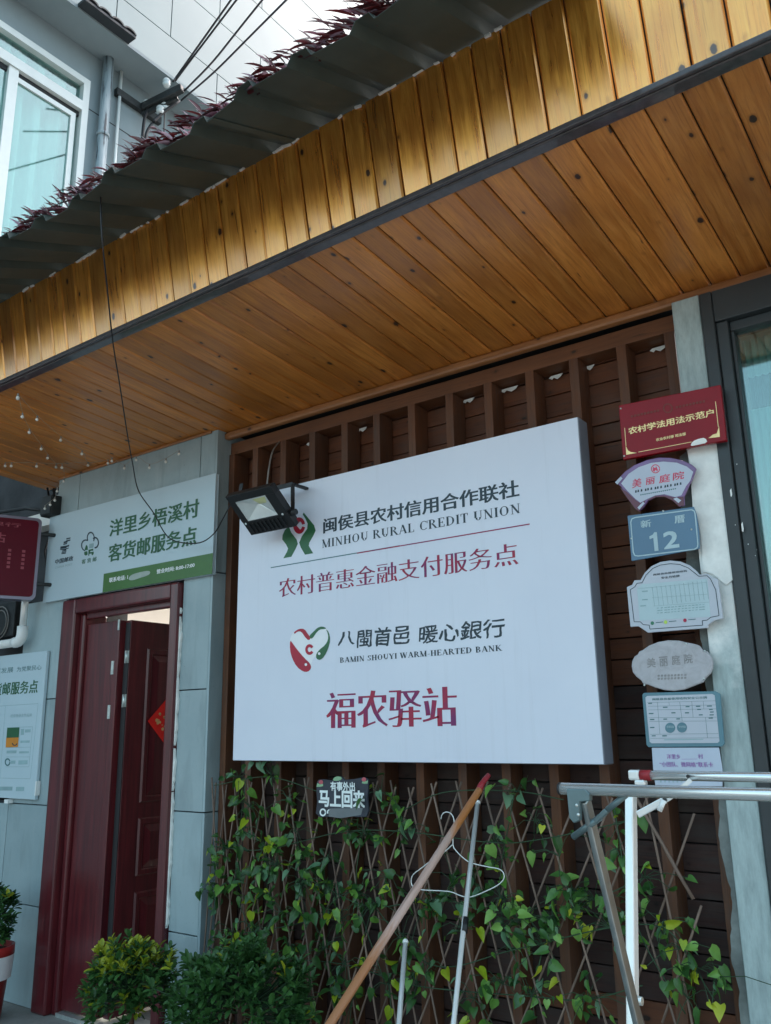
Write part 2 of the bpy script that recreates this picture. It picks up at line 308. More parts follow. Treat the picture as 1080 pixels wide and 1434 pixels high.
# ------------------------------------------------------------------ mesh helpers
class MB:
    def __init__(s): s.v = []; s.f = []; s.mi = []; s.sm = []; s.m = 0
    def add(s, vs, fs, smooth=False):
        o = len(s.v); s.v += [tuple(q) for q in vs]
        for f in fs: s.f.append([o + i for i in f]); s.mi.append(s.m); s.sm.append(smooth)
        return s
    def box(s, x0, x1, y0, y1, z0, z1):
        vs = [(x, y, z) for x in (x0, x1) for y in (y0, y1) for z in (z0, z1)]
        return s.add(vs, [(0, 1, 3, 2), (4, 6, 7, 5), (0, 4, 5, 1), (2, 3, 7, 6), (0, 2, 6, 4), (1, 5, 7, 3)])
    def obox(s, a, b, w_, h_, up=(0, 0, 1)):
        a, b = Vector(a), Vector(b); d = (b - a).normalized(); up = Vector(up)
        sd_ = d.cross(up).normalized(); u = sd_.cross(d).normalized()
        vs = [p + sd_ * i * w_ / 2 + u * j * h_ / 2 for p in (a, b) for i in (-1, 1) for j in (-1, 1)]
        return s.add(vs, [(0, 1, 3, 2), (4, 6, 7, 5), (0, 4, 5, 1), (2, 3, 7, 6), (0, 2, 6, 4), (1, 5, 7, 3)])
    def tube(s, pts, r, n_=8, cap=True, r2=None):
        pts = [Vector(p) for p in pts]; rings = []; o = len(s.v); ref = Vector((0.13, 0.21, 0.97))
        for i, p in enumerate(pts):
            d = (pts[min(i + 1, len(pts) - 1)] - pts[max(i - 1, 0)]).normalized()
            if abs(d.dot(ref)) > 0.97: ref = Vector((0.9, 0.3, 0.1))
            a = d.cross(ref).normalized(); b_ = d.cross(a); rr = r if r2 is None else r + (r2 - r) * i / (len(pts) - 1)
            s.v += [tuple(p + (a * math.cos(t) + b_ * math.sin(t)) * rr) for t in [2 * math.pi * k / n_ for k in range(n_)]]
        for i in range(len(pts) - 1):
            for k in range(n_):
                q = o + i * n_; s.f.append([q + k, q + (k + 1) % n_, q + n_ + (k + 1) % n_, q + n_ + k]); s.mi.append(s.m); s.sm.append(True)
        if cap:
            s.f.append([o + k for k in range(n_)][::-1]); s.mi.append(s.m); s.sm.append(False)
            q = o + (len(pts) - 1) * n_; s.f.append([q + k for k in range(n_)]); s.mi.append(s.m); s.sm.append(False)
        return s
    def prism(s, poly, y0, y1):      # poly: (x, z) outline; front at y0
        k = len(poly); vs = [(x, y0, z) for x, z in poly] + [(x, y1, z) for x, z in poly]
        area = sum(poly[i][0] * poly[(i + 1) % k][1] - poly[(i + 1) % k][0] * poly[i][1] for i in range(k))
        fr_ = list(range(k)) if area > 0 else list(range(k))[::-1]
        s.add(vs, [fr_, [k + i for i in fr_[::-1]]] + [(i, (i + 1) % k, k + (i + 1) % k, k + i) for i in range(k)]); return s
    def lathe(s, prof, c, n_=20, cap=True):
        o = len(s.v)
        for r, z in prof: s.v += [(c[0] + r * math.cos(t), c[1] + r * math.sin(t), c[2] + z) for t in [2 * math.pi * k / n_ for k in range(n_)]]
        for i in range(len(prof) - 1):
            for k in range(n_):
                q = o + i * n_; s.f.append([q + k, q + (k + 1) % n_, q + n_ + (k + 1) % n_, q + n_ + k]); s.mi.append(s.m); s.sm.append(True)
        return s
    def ball(s, c, r, n_=8, m_=5):
        prof = [(r * math.sin(math.pi * i / m_) + 1e-5, -r * math.cos(math.pi * i / m_)) for i in range(m_ + 1)]
        return s.lathe(prof, c, n_)
    def mesh(s, name, mats):
        me = bpy.data.meshes.new(name); me.from_pydata(s.v, [], s.f)
        for mm in (mats if isinstance(mats, (list, tuple)) else [mats]): me.materials.append(MATS[mm])
        me.polygons.foreach_set('material_index', s.mi); me.polygons.foreach_set('use_smooth', s.sm); me.update(); return me
def link(name, me, parent=None, loc=None, label=None, bevel=0):
    o = bpy.data.objects.new(name, me); COL.objects.link(o)
    if loc is not None: o.location = loc
    if parent is not None:
        o.parent = parent; o.matrix_parent_inverse = Matrix.Translation(-Vector(parent['at']))
    if label: o['label'] = label
    if bevel:
        bv = o.modifiers.new('bevel', 'BEVEL'); bv.width = bevel; bv.segments = 2; bv.limit_method = 'ANGLE'; bv.angle_limit = R(40)
    o['at'] = tuple(loc) if loc is not None else (0, 0, 0)
    return o
def build(mb, name, mats, parent=None, origin=None, label=None, bevel=0):
    """mb in world coordinates; origin gives the object its own pivot"""
    if origin is None:
        xs = list(zip(*mb.v)); origin = (sum(xs[0]) / len(mb.v), sum(xs[1]) / len(mb.v), sum(xs[2]) / len(mb.v))
    mb.v = [(a - origin[0], b_ - origin[1], c_ - origin[2]) for a, b_, c_ in mb.v]
    return link(name, mb.mesh(name, mats), parent, origin, label, bevel)
def thing(name, loc, label, cat, group=None):
    o = bpy.data.objects.new(name, None); COL.objects.link(o); o.location = loc; o.empty_display_size = 0.1
    o['label'] = label; o['category'] = cat; o['at'] = tuple(loc)
    if group: o['group'] = group
    return o
def tag(o, label, cat, group=None):
    o['label'] = label; o['category'] = cat
    if group: o['group'] = group
    return o
def structure(o): o['kind'] = 'structure'; return o

# ------------------------------------------------------------------ lettering
def glyph_mesh(body, kx=0.0, ky=0.0, space=1.0):
    """flat filled lettering; kx, ky thicken upright and level strokes by that many ems"""
    c = bpy.data.curves.new('t', 'FONT'); c.body = body; c.resolution_u = 3; c.space_character = space
    o = bpy.data.objects.new('t', c); COL.objects.link(o); bpy.context.view_layer.update()
    me = bpy.data.meshes.new_from_object(o.evaluated_get(bpy.context.evaluated_depsgraph_get()))
    bpy.data.objects.remove(o); bpy.data.curves.remove(c)
    bm = bmesh.new(); bm.from_mesh(me); bpy.data.meshes.remove(me)
    bmesh.ops.remove_doubles(bm, verts=bm.verts, dist=1e-5)
    if kx or ky:
        mv = {}
        for e in bm.edges:
            if len(e.link_faces) == 1:
                a, b_ = e.verts; d = (b_.co - a.co); nn = Vector((d.y, -d.x, 0))
                if nn.length < 1e-7: continue
                nn.normalize(); fc = e.link_faces[0].calc_center_median(); mid = (a.co + b_.co) / 2
                if nn.dot(fc - mid) > 0: nn = -nn
                for v_ in (a, b_): mv.setdefault(v_, []).append(nn)
        for v_, l in mv.items():
            sx = max(l, key=lambda q: abs(q.x)).x; sy = max(l, key=lambda q: abs(q.y)).y
            v_.co.x += sx * kx; v_.co.y += sy * ky
    return bm
SERIF = {}
def _serif():
    T, t = 0.15, 0.045
    def st(x, a=0, b_=1): return [('v', x, a, b_)]
    S_ = SERIF
    S_['I'] = (0.36, [('v', .18, 0, 1)]); S_['H'] = (0.82, [('v', .18, 0, 1), ('v', .64, 0, 1), ('h', .18, .64, .5)])
    S_['L'] = (0.66, [('v', .18, 0, 1), ('h', .18, .60, .02), ('s', .58, 0, .25)])
    S_['T'] = (0.70, [('v', .35, 0, 1), ('h', .05, .65, .98), ('s', .07, .75, 1), ('s', .63, .75, 1)])
    S_['E'] = (0.68, [('v', .18, 0, 1), ('h', .18, .60, .02), ('h', .18, .6, .98), ('h', .18, .45, .5), ('s', .60, 0, .25), ('s', .58, .77, 1), ('s', .46, .38, .62)])
    S_['N'] = (0.84, [('n', .17, 0, 1), ('n', .67, 0, 1), ('d', .14, 1, .67, 0, 1.0)])
    S_['M'] = (1.0, [('n', .16, 0, 1), ('v', .82, 0, 1), ('d', .15, 1, .48, 0, 1.0), ('d', .82, 1, .48, 0, .35)])
    S_['U'] = (0.80, [('v', .18, .3, 1), ('n', .64, .3, 1), ('arc', .41, .3, .23, .29, 180, 360)])
    S_['O'] = (0.86, [('oval', .42, .5, .36, .5)]); S_['C'] = (0.78, [('oarc', .44, .5, .37, .5, 42, 318), ('s', .74, .68, .98)])
    S_['D'] = (0.84, [('v', .18, 0, 1), ('oarc', .30, .5, .46, .48, -92, 92), ('h', .18, .32, .98), ('h', .18, .32, .02)])
    S_['R'] = (0.80, [('v', .18, 0, 1), ('oarc', .34, .75, .28, .23, -92, 92), ('h', .18, .36, .98), ('h', .18, .4, .51), ('d', .40, .5, .72, 0, 1.0)])
    S_['B'] = (0.74, [('v', .18, 0, 1), ('oarc', .34, .75, .26, .23, -92, 92), ('oarc', .34, .27, .32, .25, -92, 92), ('h', .18, .36, .98), ('h', .18, .36, .51), ('h', .18, .36, .02)])
    S_['A'] = (0.82, [('d', .40, 1, .70, 0, 1.0), ('d', .40, 1, .12, 0, .35), ('h', .2, .6, .33)])
    S_['W'] = (1.1, [('d', .12, 1, .34, 0, 1.0), ('d', .55, 1, .34, 0, .35), ('d', .52, 1, .76, 0, 1.0), ('d', .98, 1, .76, 0, .35)])
    S_['Y'] = (0.80, [('v', .4, 0, .45), ('d', .12, 1, .4, .42, 1.0), ('d', .68, 1, .4, .42, .35)])
    S_['K'] = (0.82, [('v', .18, 0, 1), ('d', .64, 1, .26, .45, .35), ('d', .34, .58, .72, 0, 1.0)])
    S_['S'] = (0.62, [('oarc', .31, .75, .22, .23, 30, 270), ('oarc', .31, .26, .24, .24, -150, 90), ('s', .54, .70, .97), ('s', .08, .03, .30)])
    S_['-'] = (0.42, [('h', .06, .36, .36)])
_serif()
def serif_mesh(body, bold=1.0):
    bm = bmesh.new(); x = 0; T, t = 0.15 * bold, 0.05 * bold; k = [0]
    def poly(pts):
        k[0] = (k[0] + 1) % 9; z = k[0] * 0.002
        vs = [bm.verts.new((p[0], p[1], z)) for p in pts]
        f = bm.faces.new(vs); f.normal_update()
        if f.normal.z < 0: f.normal_flip()
    def rect(a, b_, c_, d): poly([(a, c_), (b_, c_), (b_, d), (a, d)])
    def ring(cx, cy, rx, ry, a0, a1):
        n_ = 14
        for i in range(n_):
            q = []
            for j, s_ in ((i, 0), (i + 1, 0), (i + 1, 1), (i, 1)):
                a = R(a0 + (a1 - a0) * j / n_); th = t * .8 + (T - t * .8) * abs(math.cos(a)) ** 1.5
                q.append((x + cx + (rx - s_ * th) * math.cos(a), cy + (ry - s_ * (t * 1.1)) * math.sin(a)))
            poly(q)
    for ch in body:
        if ch == ' ': x += 0.38; continue
        wd, st = SERIF[ch]
        for s_ in st:
            if s_[0] in 'vn':
                w_ = T if s_[0] == 'v' else t; rect(x + s_[1] - w_ / 2, x + s_[1] + w_ / 2, s_[2], s_[3])
                for e_ in (0, 1):
                    if (e_ == 0 and s_[2] == 0) or (e_ == 1 and s_[3] == 1):
                        z0 = 0 if e_ == 0 else 1 - t * .7; rect(x + s_[1] - w_ / 2 - .07, x + s_[1] + w_ / 2 + .07, z0, z0 + t * .7)
            elif s_[0] == 'h': rect(x + s_[1], x + s_[2], s_[3] - t / 2, s_[3] + t / 2)
            elif s_[0] == 's': rect(x + s_[1] - t / 2, x + s_[1] + t / 2, s_[2], s_[3])
            elif s_[0] == 'd':
                w_ = T * s_[5]; poly([(x + s_[1] - w_ / 2, s_[2]), (x + s_[1] + w_ / 2, s_[2]), (x + s_[3] + w_ / 2, s_[4]), (x + s_[3] - w_ / 2, s_[4])])
                for (px_, pz_) in ((s_[1], s_[2]), (s_[3], s_[4])):
                    if pz_ in (0, 1) and body: 
                        z0 = 0 if pz_ == 0 else 1 - t * .7
                        if not (ch in 'MNW' and pz_ == 0) and not (ch == 'A' and pz_ == 1): rect(x + px_ - w_ / 2 - .06, x + px_ + w_ / 2 + .06, z0, z0 + t * .7)
            elif s_[0] in ('oval',): ring(s_[1], s_[2], s_[3], s_[4], 0, 360)
            elif s_[0] in ('oarc', 'arc'): ring(*s_[1:7])
        x += wd + 0.04
    return bm
def place_bm(bm, x0, x1, z0, z1, y, skew=0.0):
    xs = [v_.co.x for v_ in bm.verts]; ys = [v_.co.y for v_ in bm.verts]
    ax, bx, ay, by = min(xs), max(xs), min(ys), max(ys)
    kz = (z1 - z0) / (by - ay)
    for v_ in bm.verts:
        u = (v_.co.x - ax) / (bx - ax); q = (v_.co.y - ay) / (by - ay)
        v_.co = Vector((x0 + u * (x1 - x0) + skew * q * (z1 - z0), y - v_.co.z * 0.02, z0 + q * (z1 - z0)))
def text(body, bl, tr_, y, mat, parent, kx=0.012, ky=0.0, serif=False, space=1.0, skew=0.0, name='character', world=None, split=False, wob=0.0):
    bm = serif_mesh(body, 1.0 + kx * 10) if serif else glyph_mesh(body, kx, ky, space)
    if world: x0, x1, z0, z1 = world
    else: a, b_ = P(*bl, y), P(*tr_, y); x0, x1, z0, z1 = a.x, b_.x, a.z, b_.z
    if wob:
        bmesh.ops.subdivide_edges(bm, edges=[e for e in bm.edges if len(e.link_faces) == 1 and e.calc_length() > .12], cuts=2)
        for v_ in bm.verts:
            d_ = noise.noise_vector(Vector((v_.co.x * 3.1, v_.co.y * 3.1, 4.2))) * wob + noise.noise_vector(Vector((v_.co.x * 11, v_.co.y * 11, 1.2))) * wob * .45
            v_.co.x += d_.x; v_.co.y += d_.y
    place_bm(bm, x0, x1, z0, z1, y, skew)
    if split:
        n_ = len(body); out = None
        for k_ in range(n_):
            b2_ = bm.copy(); lo, hi = x0 + (x1 - x0) * (k_ + .0) / n_, x0 + (x1 - x0) * (k_ + 1) / n_
            dead = [f for f in b2_.faces if not lo <= f.calc_center_median().x - (x1 - x0) * .0 < hi]
            bmesh.ops.delete(b2_, geom=dead, context='FACES')
            if not b2_.verts: continue
            o = Vector(((lo + hi) / 2, y, (z0 + z1) / 2)); bmesh.ops.translate(b2_, verts=b2_.verts, vec=-o)
            me = bpy.data.meshes.new(name); b2_.to_mesh(me); b2_.free(); me.materials.append(MATS[mat]); out = link(name, me, parent, tuple(o))
        bm.free(); return out
    o = Vector(((x0 + x1) / 2, y, (z0 + z1) / 2)); bmesh.ops.translate(bm, verts=bm.verts, vec=-o)
    me = bpy.data.meshes.new(name); bm.to_mesh(me); bm.free(); me.materials.append(MATS[mat])
    return link(name, me, parent, tuple(o))
def shape(pts, y, mat, parent, name='emblem', off=0.0, smooth_=0, thick=0.0006):
    """flat printed outline given by photo points on the plane y"""
    w_ = [P(a, b_, y) for a, b_ in pts]; poly = [(q.x, q.z) for q in w_]
    if smooth_:
        for _ in range(smooth_):
            q = []
            for i in range(len(poly)):
                a, b_ = poly[i], poly[(i + 1) % len(poly)]
                q += [(a[0] * .75 + b_[0] * .25, a[1] * .75 + b_[1] * .25), (a[0] * .25 + b_[0] * .75, a[1] * .25 + b_[1] * .75)]
            poly = q
    mb = MB().prism(poly, y - off - thick, y - off)
    return build(mb, name, mat, parent)
def oval_pts(cx, cy, rx, ry, n_=24, a0=0, a1=360): return [(cx + rx * math.cos(R(a0 + (a1 - a0) * i / n_)), cy + ry * math.sin(R(a0 + (a1 - a0) * i / n_))) for i in range(n_)]
def pl(crop, pts):   # crop = (scale, ox, oy): points read off an enlargement of the photograph
    k, ox, oy = crop; return [(ox + a / k, oy + b_ / k) for a, b_ in pts]
def lines(segs, y, mat, parent, th=0.0012, off=0.0, name='printed_lines'):
    mb = MB()
    for i, (a, b_) in enumerate(segs):
        a, b_ = P(*a, y), P(*b_, y); a.y = b_.y = y - off - 0.0003 - 0.00005 * (i % 7); mb.obox(a, b_, 0.0004, th, up=(0, 0, 1) if abs((b_ - a).normalized().z) < .9 else (1, 0, 0))
    return build(mb, name, mat, parent)

# ------------------------------------------------------------------ ground
structure(build(MB().box(-40, 30, -30, 40, -0.3, 0), 'ground', 'concrete ground', origin=(0, 0, 0)))

# ------------------------------------------------------------------ stone wall
YC = 3.0
sw = thing('stone_wall', (-4.2, YC, 0), 'blue-grey stone clad wall round the maroon door, left of the white sign', 'wall')
J = 0.006
def panels(x0, x1, zs, y0=YC, y1=YC + .02):
    for a, b_ in zip(zs[:-1], zs[1:]):
        build(MB().box(x0 + J / 2, x1 - J / 2, y0, y1, a + J / 2, b_ - J / 2), 'stone_panel', 'cladding stone', sw, bevel=0.0015)
panels(-3.545, -3.33, [0, .516, 1.072, 1.667, 2.27]); panels(-3.45, -3.33, [2.27, 3.06])
panels(-4.57, -3.45, [2.27, 3.06]); panels(-4.80, -4.57, [2.27, 3.06])
panels(-5.05, -4.605, [0, .515, 1.058, 1.662, 2.27]); panels(-5.75, -5.05, [0, .515, 1.058]); panels(-6.5, -5.75, [0, .515, 1.058])
build(MB().box(-4.795, -3.338, YC + .015, YC + .3, 2.238, 3.2), 'backing', 'joint filler', sw)
build(MB().box(-3.54, -3.338, YC + .0152, YC + .3, 0, 2.238), 'backing', 'joint filler', sw)
build(MB().box(-6.5, -4.61, YC + .0153, YC + .3, 0, 1.07), 'backing', 'joint filler', sw)
build(MB().box(-5.04, -4.61, YC + .0154, YC + .3, 1.07, 2.238), 'backing', 'joint filler', sw)
for a, b_ in ((0, 1.072), (1.072, 2.27), (2.27, 3.06)):     # return of the corner pier
    build(MB().box(-3.3378, -3.318, YC + .002, YC + .3, a + .003, b_ - .003), 'stone_panel', 'cladding stone', sw, bevel=.0015)
# darker recessed wall left of the cladding
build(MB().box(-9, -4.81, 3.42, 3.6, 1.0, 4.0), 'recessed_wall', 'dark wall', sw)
build(MB().box(-5.32, -5.06, 3.3, 3.42, 1.4, 3.1), 'recessed_wall', 'plaster', sw)

# ------------------------------------------------------------------ timber wall: boards, studs, rails
tw = thing('timber_wall', (-2.1, 3.2, 0), 'dark timber stud wall with level boards behind the white bank sign', 'wall')
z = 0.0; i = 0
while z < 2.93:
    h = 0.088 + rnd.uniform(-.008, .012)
    o = build(MB().box(-3.325, -0.86, 3.20 + rnd.uniform(-.004, .006), 3.225, z, z + h - .005), 'wall_board', 'board pine dark' if z < 1.6 and rnd.random() < .9 else 'board pine', tw, bevel=.002)  # most lower boards take the darker pine
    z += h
build(MB().box(-3.33, -0.85, 3.235, 3.3, 0, 3.2), 'backing', 'joint filler', tw)
for k in range(12):
    x = -3.12 + .2045 * k + rnd.uniform(-.004, .004)
    if k == 11: x = -0.885
    build(MB().box(x - .02, x + .02, 3.09, 3.195, 0, 2.93), 'stud', 'stud pine', tw, bevel=.002)
build(MB().box(-3.312, -3.272, 3.085, 3.195, 0, 2.93), 'stud', 'stud pine', tw, bevel=.002)
build(MB().box(-3.316, -0.855, 3.098, 3.198, 2.932, 3.0), 'top_rail', 'rail pine', tw, bevel=.003)
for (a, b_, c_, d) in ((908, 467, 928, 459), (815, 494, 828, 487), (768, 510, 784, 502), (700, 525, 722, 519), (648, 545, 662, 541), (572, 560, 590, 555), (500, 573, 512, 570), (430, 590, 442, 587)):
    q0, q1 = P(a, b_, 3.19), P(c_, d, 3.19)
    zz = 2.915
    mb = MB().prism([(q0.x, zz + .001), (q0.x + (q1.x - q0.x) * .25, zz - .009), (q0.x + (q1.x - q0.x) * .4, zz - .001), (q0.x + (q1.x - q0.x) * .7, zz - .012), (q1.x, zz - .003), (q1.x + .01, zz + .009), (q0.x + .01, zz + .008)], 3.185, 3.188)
    build(mb, 'light_chink', 'chink and patch white', tw)  # chinks of light at the bay tops, put in as white slivers

# ------------------------------------------------------------------ canopy: soffit, fascia, roof sheets
YF, ZF, ZT = 2.05, 3.131, 3.526
LEAN = 0.080     # the top of the fascia leans out over the street
cn = thing('timber_canopy', (-2.5, 2.5, 3.05), 'varnished pine canopy boarded in yellow planks above the signs', 'canopy')
WX0, WX1 = -5.12, 0.45
zin = 3.055; slope = (ZF - zin) / (3.05 - YF)
pit = 0.1045; k = 0; ln = 3.10 - YF
x = -0.941 * 2.05 / 1.9
x = x - pit * math.ceil((x - WX0) / pit) + pit
sb = MB(); hw = pit / 2
# tongue and groove board: v-grooved edges
def tg_board(L, wid, th, axis):
    mb = MB(); g_ = .006; hw_ = wid / 2 - .0022
    prof = [(-hw_, th), (-hw_, g_), (-hw_ + g_, 0), (hw_ - g_, 0), (hw_, g_), (hw_, th)]
    vs = [((a, e_, b_) if axis == 1 else (a, b_, e_)) for e_ in (-L / 2, L / 2) for a, b_ in prof]
    k_ = len(prof); mb.add(vs, [list(range(k_)), list(range(k_, 2 * k_))[::-1]] + [(i_, k_ + i_, k_ + (i_ + 1) % k_, (i_ + 1) % k_) for i_ in range(k_)])
    return mb
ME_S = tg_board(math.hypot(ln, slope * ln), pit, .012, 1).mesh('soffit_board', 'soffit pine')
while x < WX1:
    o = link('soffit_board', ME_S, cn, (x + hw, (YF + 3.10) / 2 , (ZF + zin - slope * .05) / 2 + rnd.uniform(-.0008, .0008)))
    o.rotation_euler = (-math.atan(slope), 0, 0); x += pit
pf_ = 0.1045; x = -0.415 / 1.9 * 2.05
x = x - pf_ * math.ceil((x - WX0) / pf_)
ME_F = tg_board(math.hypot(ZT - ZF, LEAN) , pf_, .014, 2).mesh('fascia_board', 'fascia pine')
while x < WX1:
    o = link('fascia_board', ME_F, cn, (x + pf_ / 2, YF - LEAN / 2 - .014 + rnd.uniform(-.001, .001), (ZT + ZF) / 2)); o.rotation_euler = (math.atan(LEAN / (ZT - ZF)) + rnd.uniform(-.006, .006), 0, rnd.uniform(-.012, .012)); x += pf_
bq = MB(); bq.add([(x_, y_ + d_, z_) for x_ in (WX0, WX1) for (y_, z_) in ((YF + .002, ZF + .01), (YF + .002 - LEAN, ZT)) for d_ in (0, .03)], [(0, 1, 3, 2), (4, 6, 7, 5), (0, 4, 5, 1), (2, 3, 7, 6), (0, 2, 6, 4), (1, 5, 7, 3)])
build(bq, 'backing', 'joint filler', cn)
b0 = MB(); b0.add([(WX0, YF + .03, ZF + .016), (WX1, YF + .03, ZF + .016), (WX1, 3.3, zin + .0), (WX0, 3.3, zin + .0), (WX0, YF + .03, ZF + .2), (WX1, YF + .03, ZF + .2), (WX1, 3.3, zin + .2), (WX0, 3.3, zin + .2)],
   [(0, 1, 2, 3), (4, 7, 6, 5), (0, 4, 5, 1), (2, 6, 7, 3), (0, 3, 7, 4), (1, 5, 6, 2)])
build(b0, 'backing', 'joint filler', cn)
# dark edge rail at the foot of the fascia (two stepped mouldings)
build(MB().box(WX0, WX1, YF - .032, YF + .012, ZF - .017, ZF + .003), 'edge_rail', 'edge rail', cn, bevel=.004)
build(MB().box(WX0, WX1, YF - .046, YF - .033, ZF - .013, ZF + .008), 'edge_rail', 'edge rail', cn, bevel=.004)
# cornice at the wall
build(MB().box(-3.318, WX1, 3.045, 3.086, zin - .045, zin - .004), 'cornice', 'trim pine', cn, bevel=.012)
build(MB().box(-4.80, -3.36, 2.985, 2.9985, zin - .012, zin + .003), 'cornice', 'trim pine', cn, bevel=.003)
# trapezoidal roof sheets
YT_ = YF - LEAN
YE, ZE = 1.550, 3.360
s_roof = (ZT + .0 - ZE) / (YT_ - .014 - YE)
pr_ = 0.225
def roof_sheet(x0, n_, lift):
    mb = MB(); prof = []
    for k_ in range(n_):
        a = x0 + k_ * pr_; prof += [(a, .0), (a + .135, .0), (a + .155, .034), (a + .205, .034)]
    prof.append((x0 + n_ * pr_, 0)); prof.append((x0 + n_ * pr_ + .03, 0))
    ys = [YE, YF, 5.2]
    for th in (0, .0012):
        pass
    vs = []
    for y_ in ys:
        for a, h_ in prof: vs.append((a, y_ + (0.0 if y_ > YE else 0.012 * math.sin(a * 9)), ZE + s_roof * (y_ - YE) + h_ + lift))
    npf = len(prof); fs = [(j * npf + i_, j * npf + i_ + 1, (j + 1) * npf + i_ + 1, (j + 1) * npf + i_) for j in range(len(ys) - 1) for i_ in range(npf - 1)]
    mb.add(vs, fs); return mb
xs0 = -2.052 - pr_ * 14
for k in range(4):
    n_ = 5
    o = build(roof_sheet(xs0 + k * pr_ * n_, n_, .004 * (k % 2)), 'roof_sheet', 'roof sheet', cn)
    sm = o.modifiers.new('thick', 'SOLIDIFY'); sm.thickness = .0015
XE_END = xs0 + 4 * pr_ * 5
# mortar crumbs where the sheets meet the fascia
mb = MB()
for k in range(40):
    x = rnd.uniform(-3.6, -.9); r = rnd.uniform(.003, .010)
    ln_ = rnd.uniform(.01, .05); mb.obox((x, YT_ - .018, ZT - .004 + rnd.uniform(-.006, .004)), (x + ln_, YT_ - .02, ZT - .004 + rnd.uniform(-.006, .004)), .008, r * .9)
build(mb, 'mortar_crumbs', 'plaster', cn)['kind'] = 'stuff'

# ------------------------------------------------------------------ leaves
def leaf_mesh(name, L, wd, mats, kind):
    mb = MB()
    if kind == 'heart':
        o_ = [(0, 0), (-.32, .10), (-.50, .0 - .1), (-.5, -.35), (-.25, -.72), (0, -1.0), (.25, -.72), (.5, -.35), (.5, -.1), (.32, .10)]
        vs = [(a * wd, -.26 * wd * (abs(a) * 2) ** 1.2 + .30 * wd * b_ * b_, b_ * L) for a, b_ in o_] + [(0, .03 * wd, -.5 * L)]
        fs = [(i_, (i_ + 1) % 10, 10) for i_ in range(10)]
    elif kind == 'oval':
        o_ = [(0, 0), (-.32, .25), (-.5, .6), (-.3, .9), (0, 1.0), (.3, .9), (.5, .6), (.32, .25)]
        vs = [(a * wd, b_ * L, .22 * wd * abs(a) * 2 - .25 * L * b_ * b_) for a, b_ in o_] + [(0, .55 * L, -.07 * L)]
        fs = [((i_ + 1) % 8, i_, 8) for i_ in range(8)]
    else:   # blade
        o_ = []; st = [(0, .55), (.25, 1), (.55, .85), (.8, .45), (1, 0)]
        vs = []; fs = []
        for t_, w_ in st:
            zz = .05 * L * math.sin(t_ * 2.2)
            vs += [(-w_ * wd / 2, t_ * L, zz + .3 * w_ * wd), (0, t_ * L, zz), (w_ * wd / 2, t_ * L, zz + .3 * w_ * wd)]
        for j in range(4):
            for q in (0, 1): fs.append((j * 3 + q, j * 3 + q + 1, (j + 1) * 3 + q + 1, (j + 1) * 3 + q))
    mb.add(vs, fs, True); return mb.mesh(name, mats)
def leafy(root, items, name, cap=300):
    """items: (mesh, matrix in world). The nearest ones are objects, the rest one joined part"""
    items.sort(key=lambda q: (q[1].translation - CAM).length)
    for me, mw in items[:cap]:
        o = link(name, me, root, (0, 0, 0)); o.matrix_basis = mw
    rest = items[cap:]
    if rest:
        mats = []; mb = MB()
        for me, mw in rest:
            mn = me.materials[0].name
            if mn not in mats: mats.append(mn)
            mb.m = mats.index(mn); mb.add([mw @ v_.co for v_ in me.vertices], [tuple(p_.vertices) for p_ in me.polygons], True)
        build(mb, 'foliage', mats, root)['kind'] = 'stuff'
def orient(p, d, up=Vector((0, 0, 1)), roll=0, s=1.0, axis='Y'):
    q = Vector(d).normalized().to_track_quat(axis, 'Z' if axis == 'Y' else 'Y'); return Matrix.Translation(p) @ q.to_matrix().to_4x4() @ Matrix.Rotation(roll, 4, axis.replace('-', '')) @ Matrix.Scale(s, 4)

# red-leaved plants along the roof edge
BL = [leaf_mesh('leaf', .105, .017, mm, 'blade') for mm in ('maroon leaf', 'maroon leaf', 'maroon leaf', 'maroon edge')]
def edge_plant(x, label, n_=24, s=1.0):
    t = thing('red_leaved_plant', (x, YE + .05, ZE + .03), label, 'plant', 'red-leaved plants along the roof edge')
    items = []
    for k_ in range(n_):
        dx = rnd.uniform(-.085, .085)
        d = Vector((rnd.uniform(-1.2, -.5), rnd.uniform(-.3, .1), rnd.uniform(-.02, .85)))
        yy = rnd.uniform(.015, .11)
        items.append((rnd.choice(BL), orient(Vector((x + dx, YE + yy, ZE + .034 + s_roof * yy + rnd.uniform(-.008, .045))), d, roll=rnd.uniform(-.8, .8), s=s * rnd.uniform(.55, .95))))
    leafy(t, items, 'leaf')
    build(MB().tube([(x, YE + .08, ZE + .075), (x - .03, YE + .06, ZE + .10)], .006, 6), 'stem', 'maroon leaf', t)
where = ['at the photo\'s left edge', 'second along from the left edge', 'below the middle of the upstairs window', 'near the foot of the upstairs window', 'under the upstairs window jamb',
         'just below the drainpipe', 'below the thin white pipe', 'under the dangling service wires', 'just right of the insulator bracket', 'thick clump below the panel seam',
         'in the middle of the pale panels', 'right of the middle panels', 'second from the top corner', 'where the roof edge leaves the photo']
xs_ = [-3.25 + k_ * .172 for k_ in range(14)]
for k_, x in enumerate(xs_):
    edge_plant(x + rnd.uniform(-.02, .02), 'clump of spiky red leaves on the roof edge, ' + where[k_], rnd.randint(46, 56), rnd.uniform(.95, 1.3))

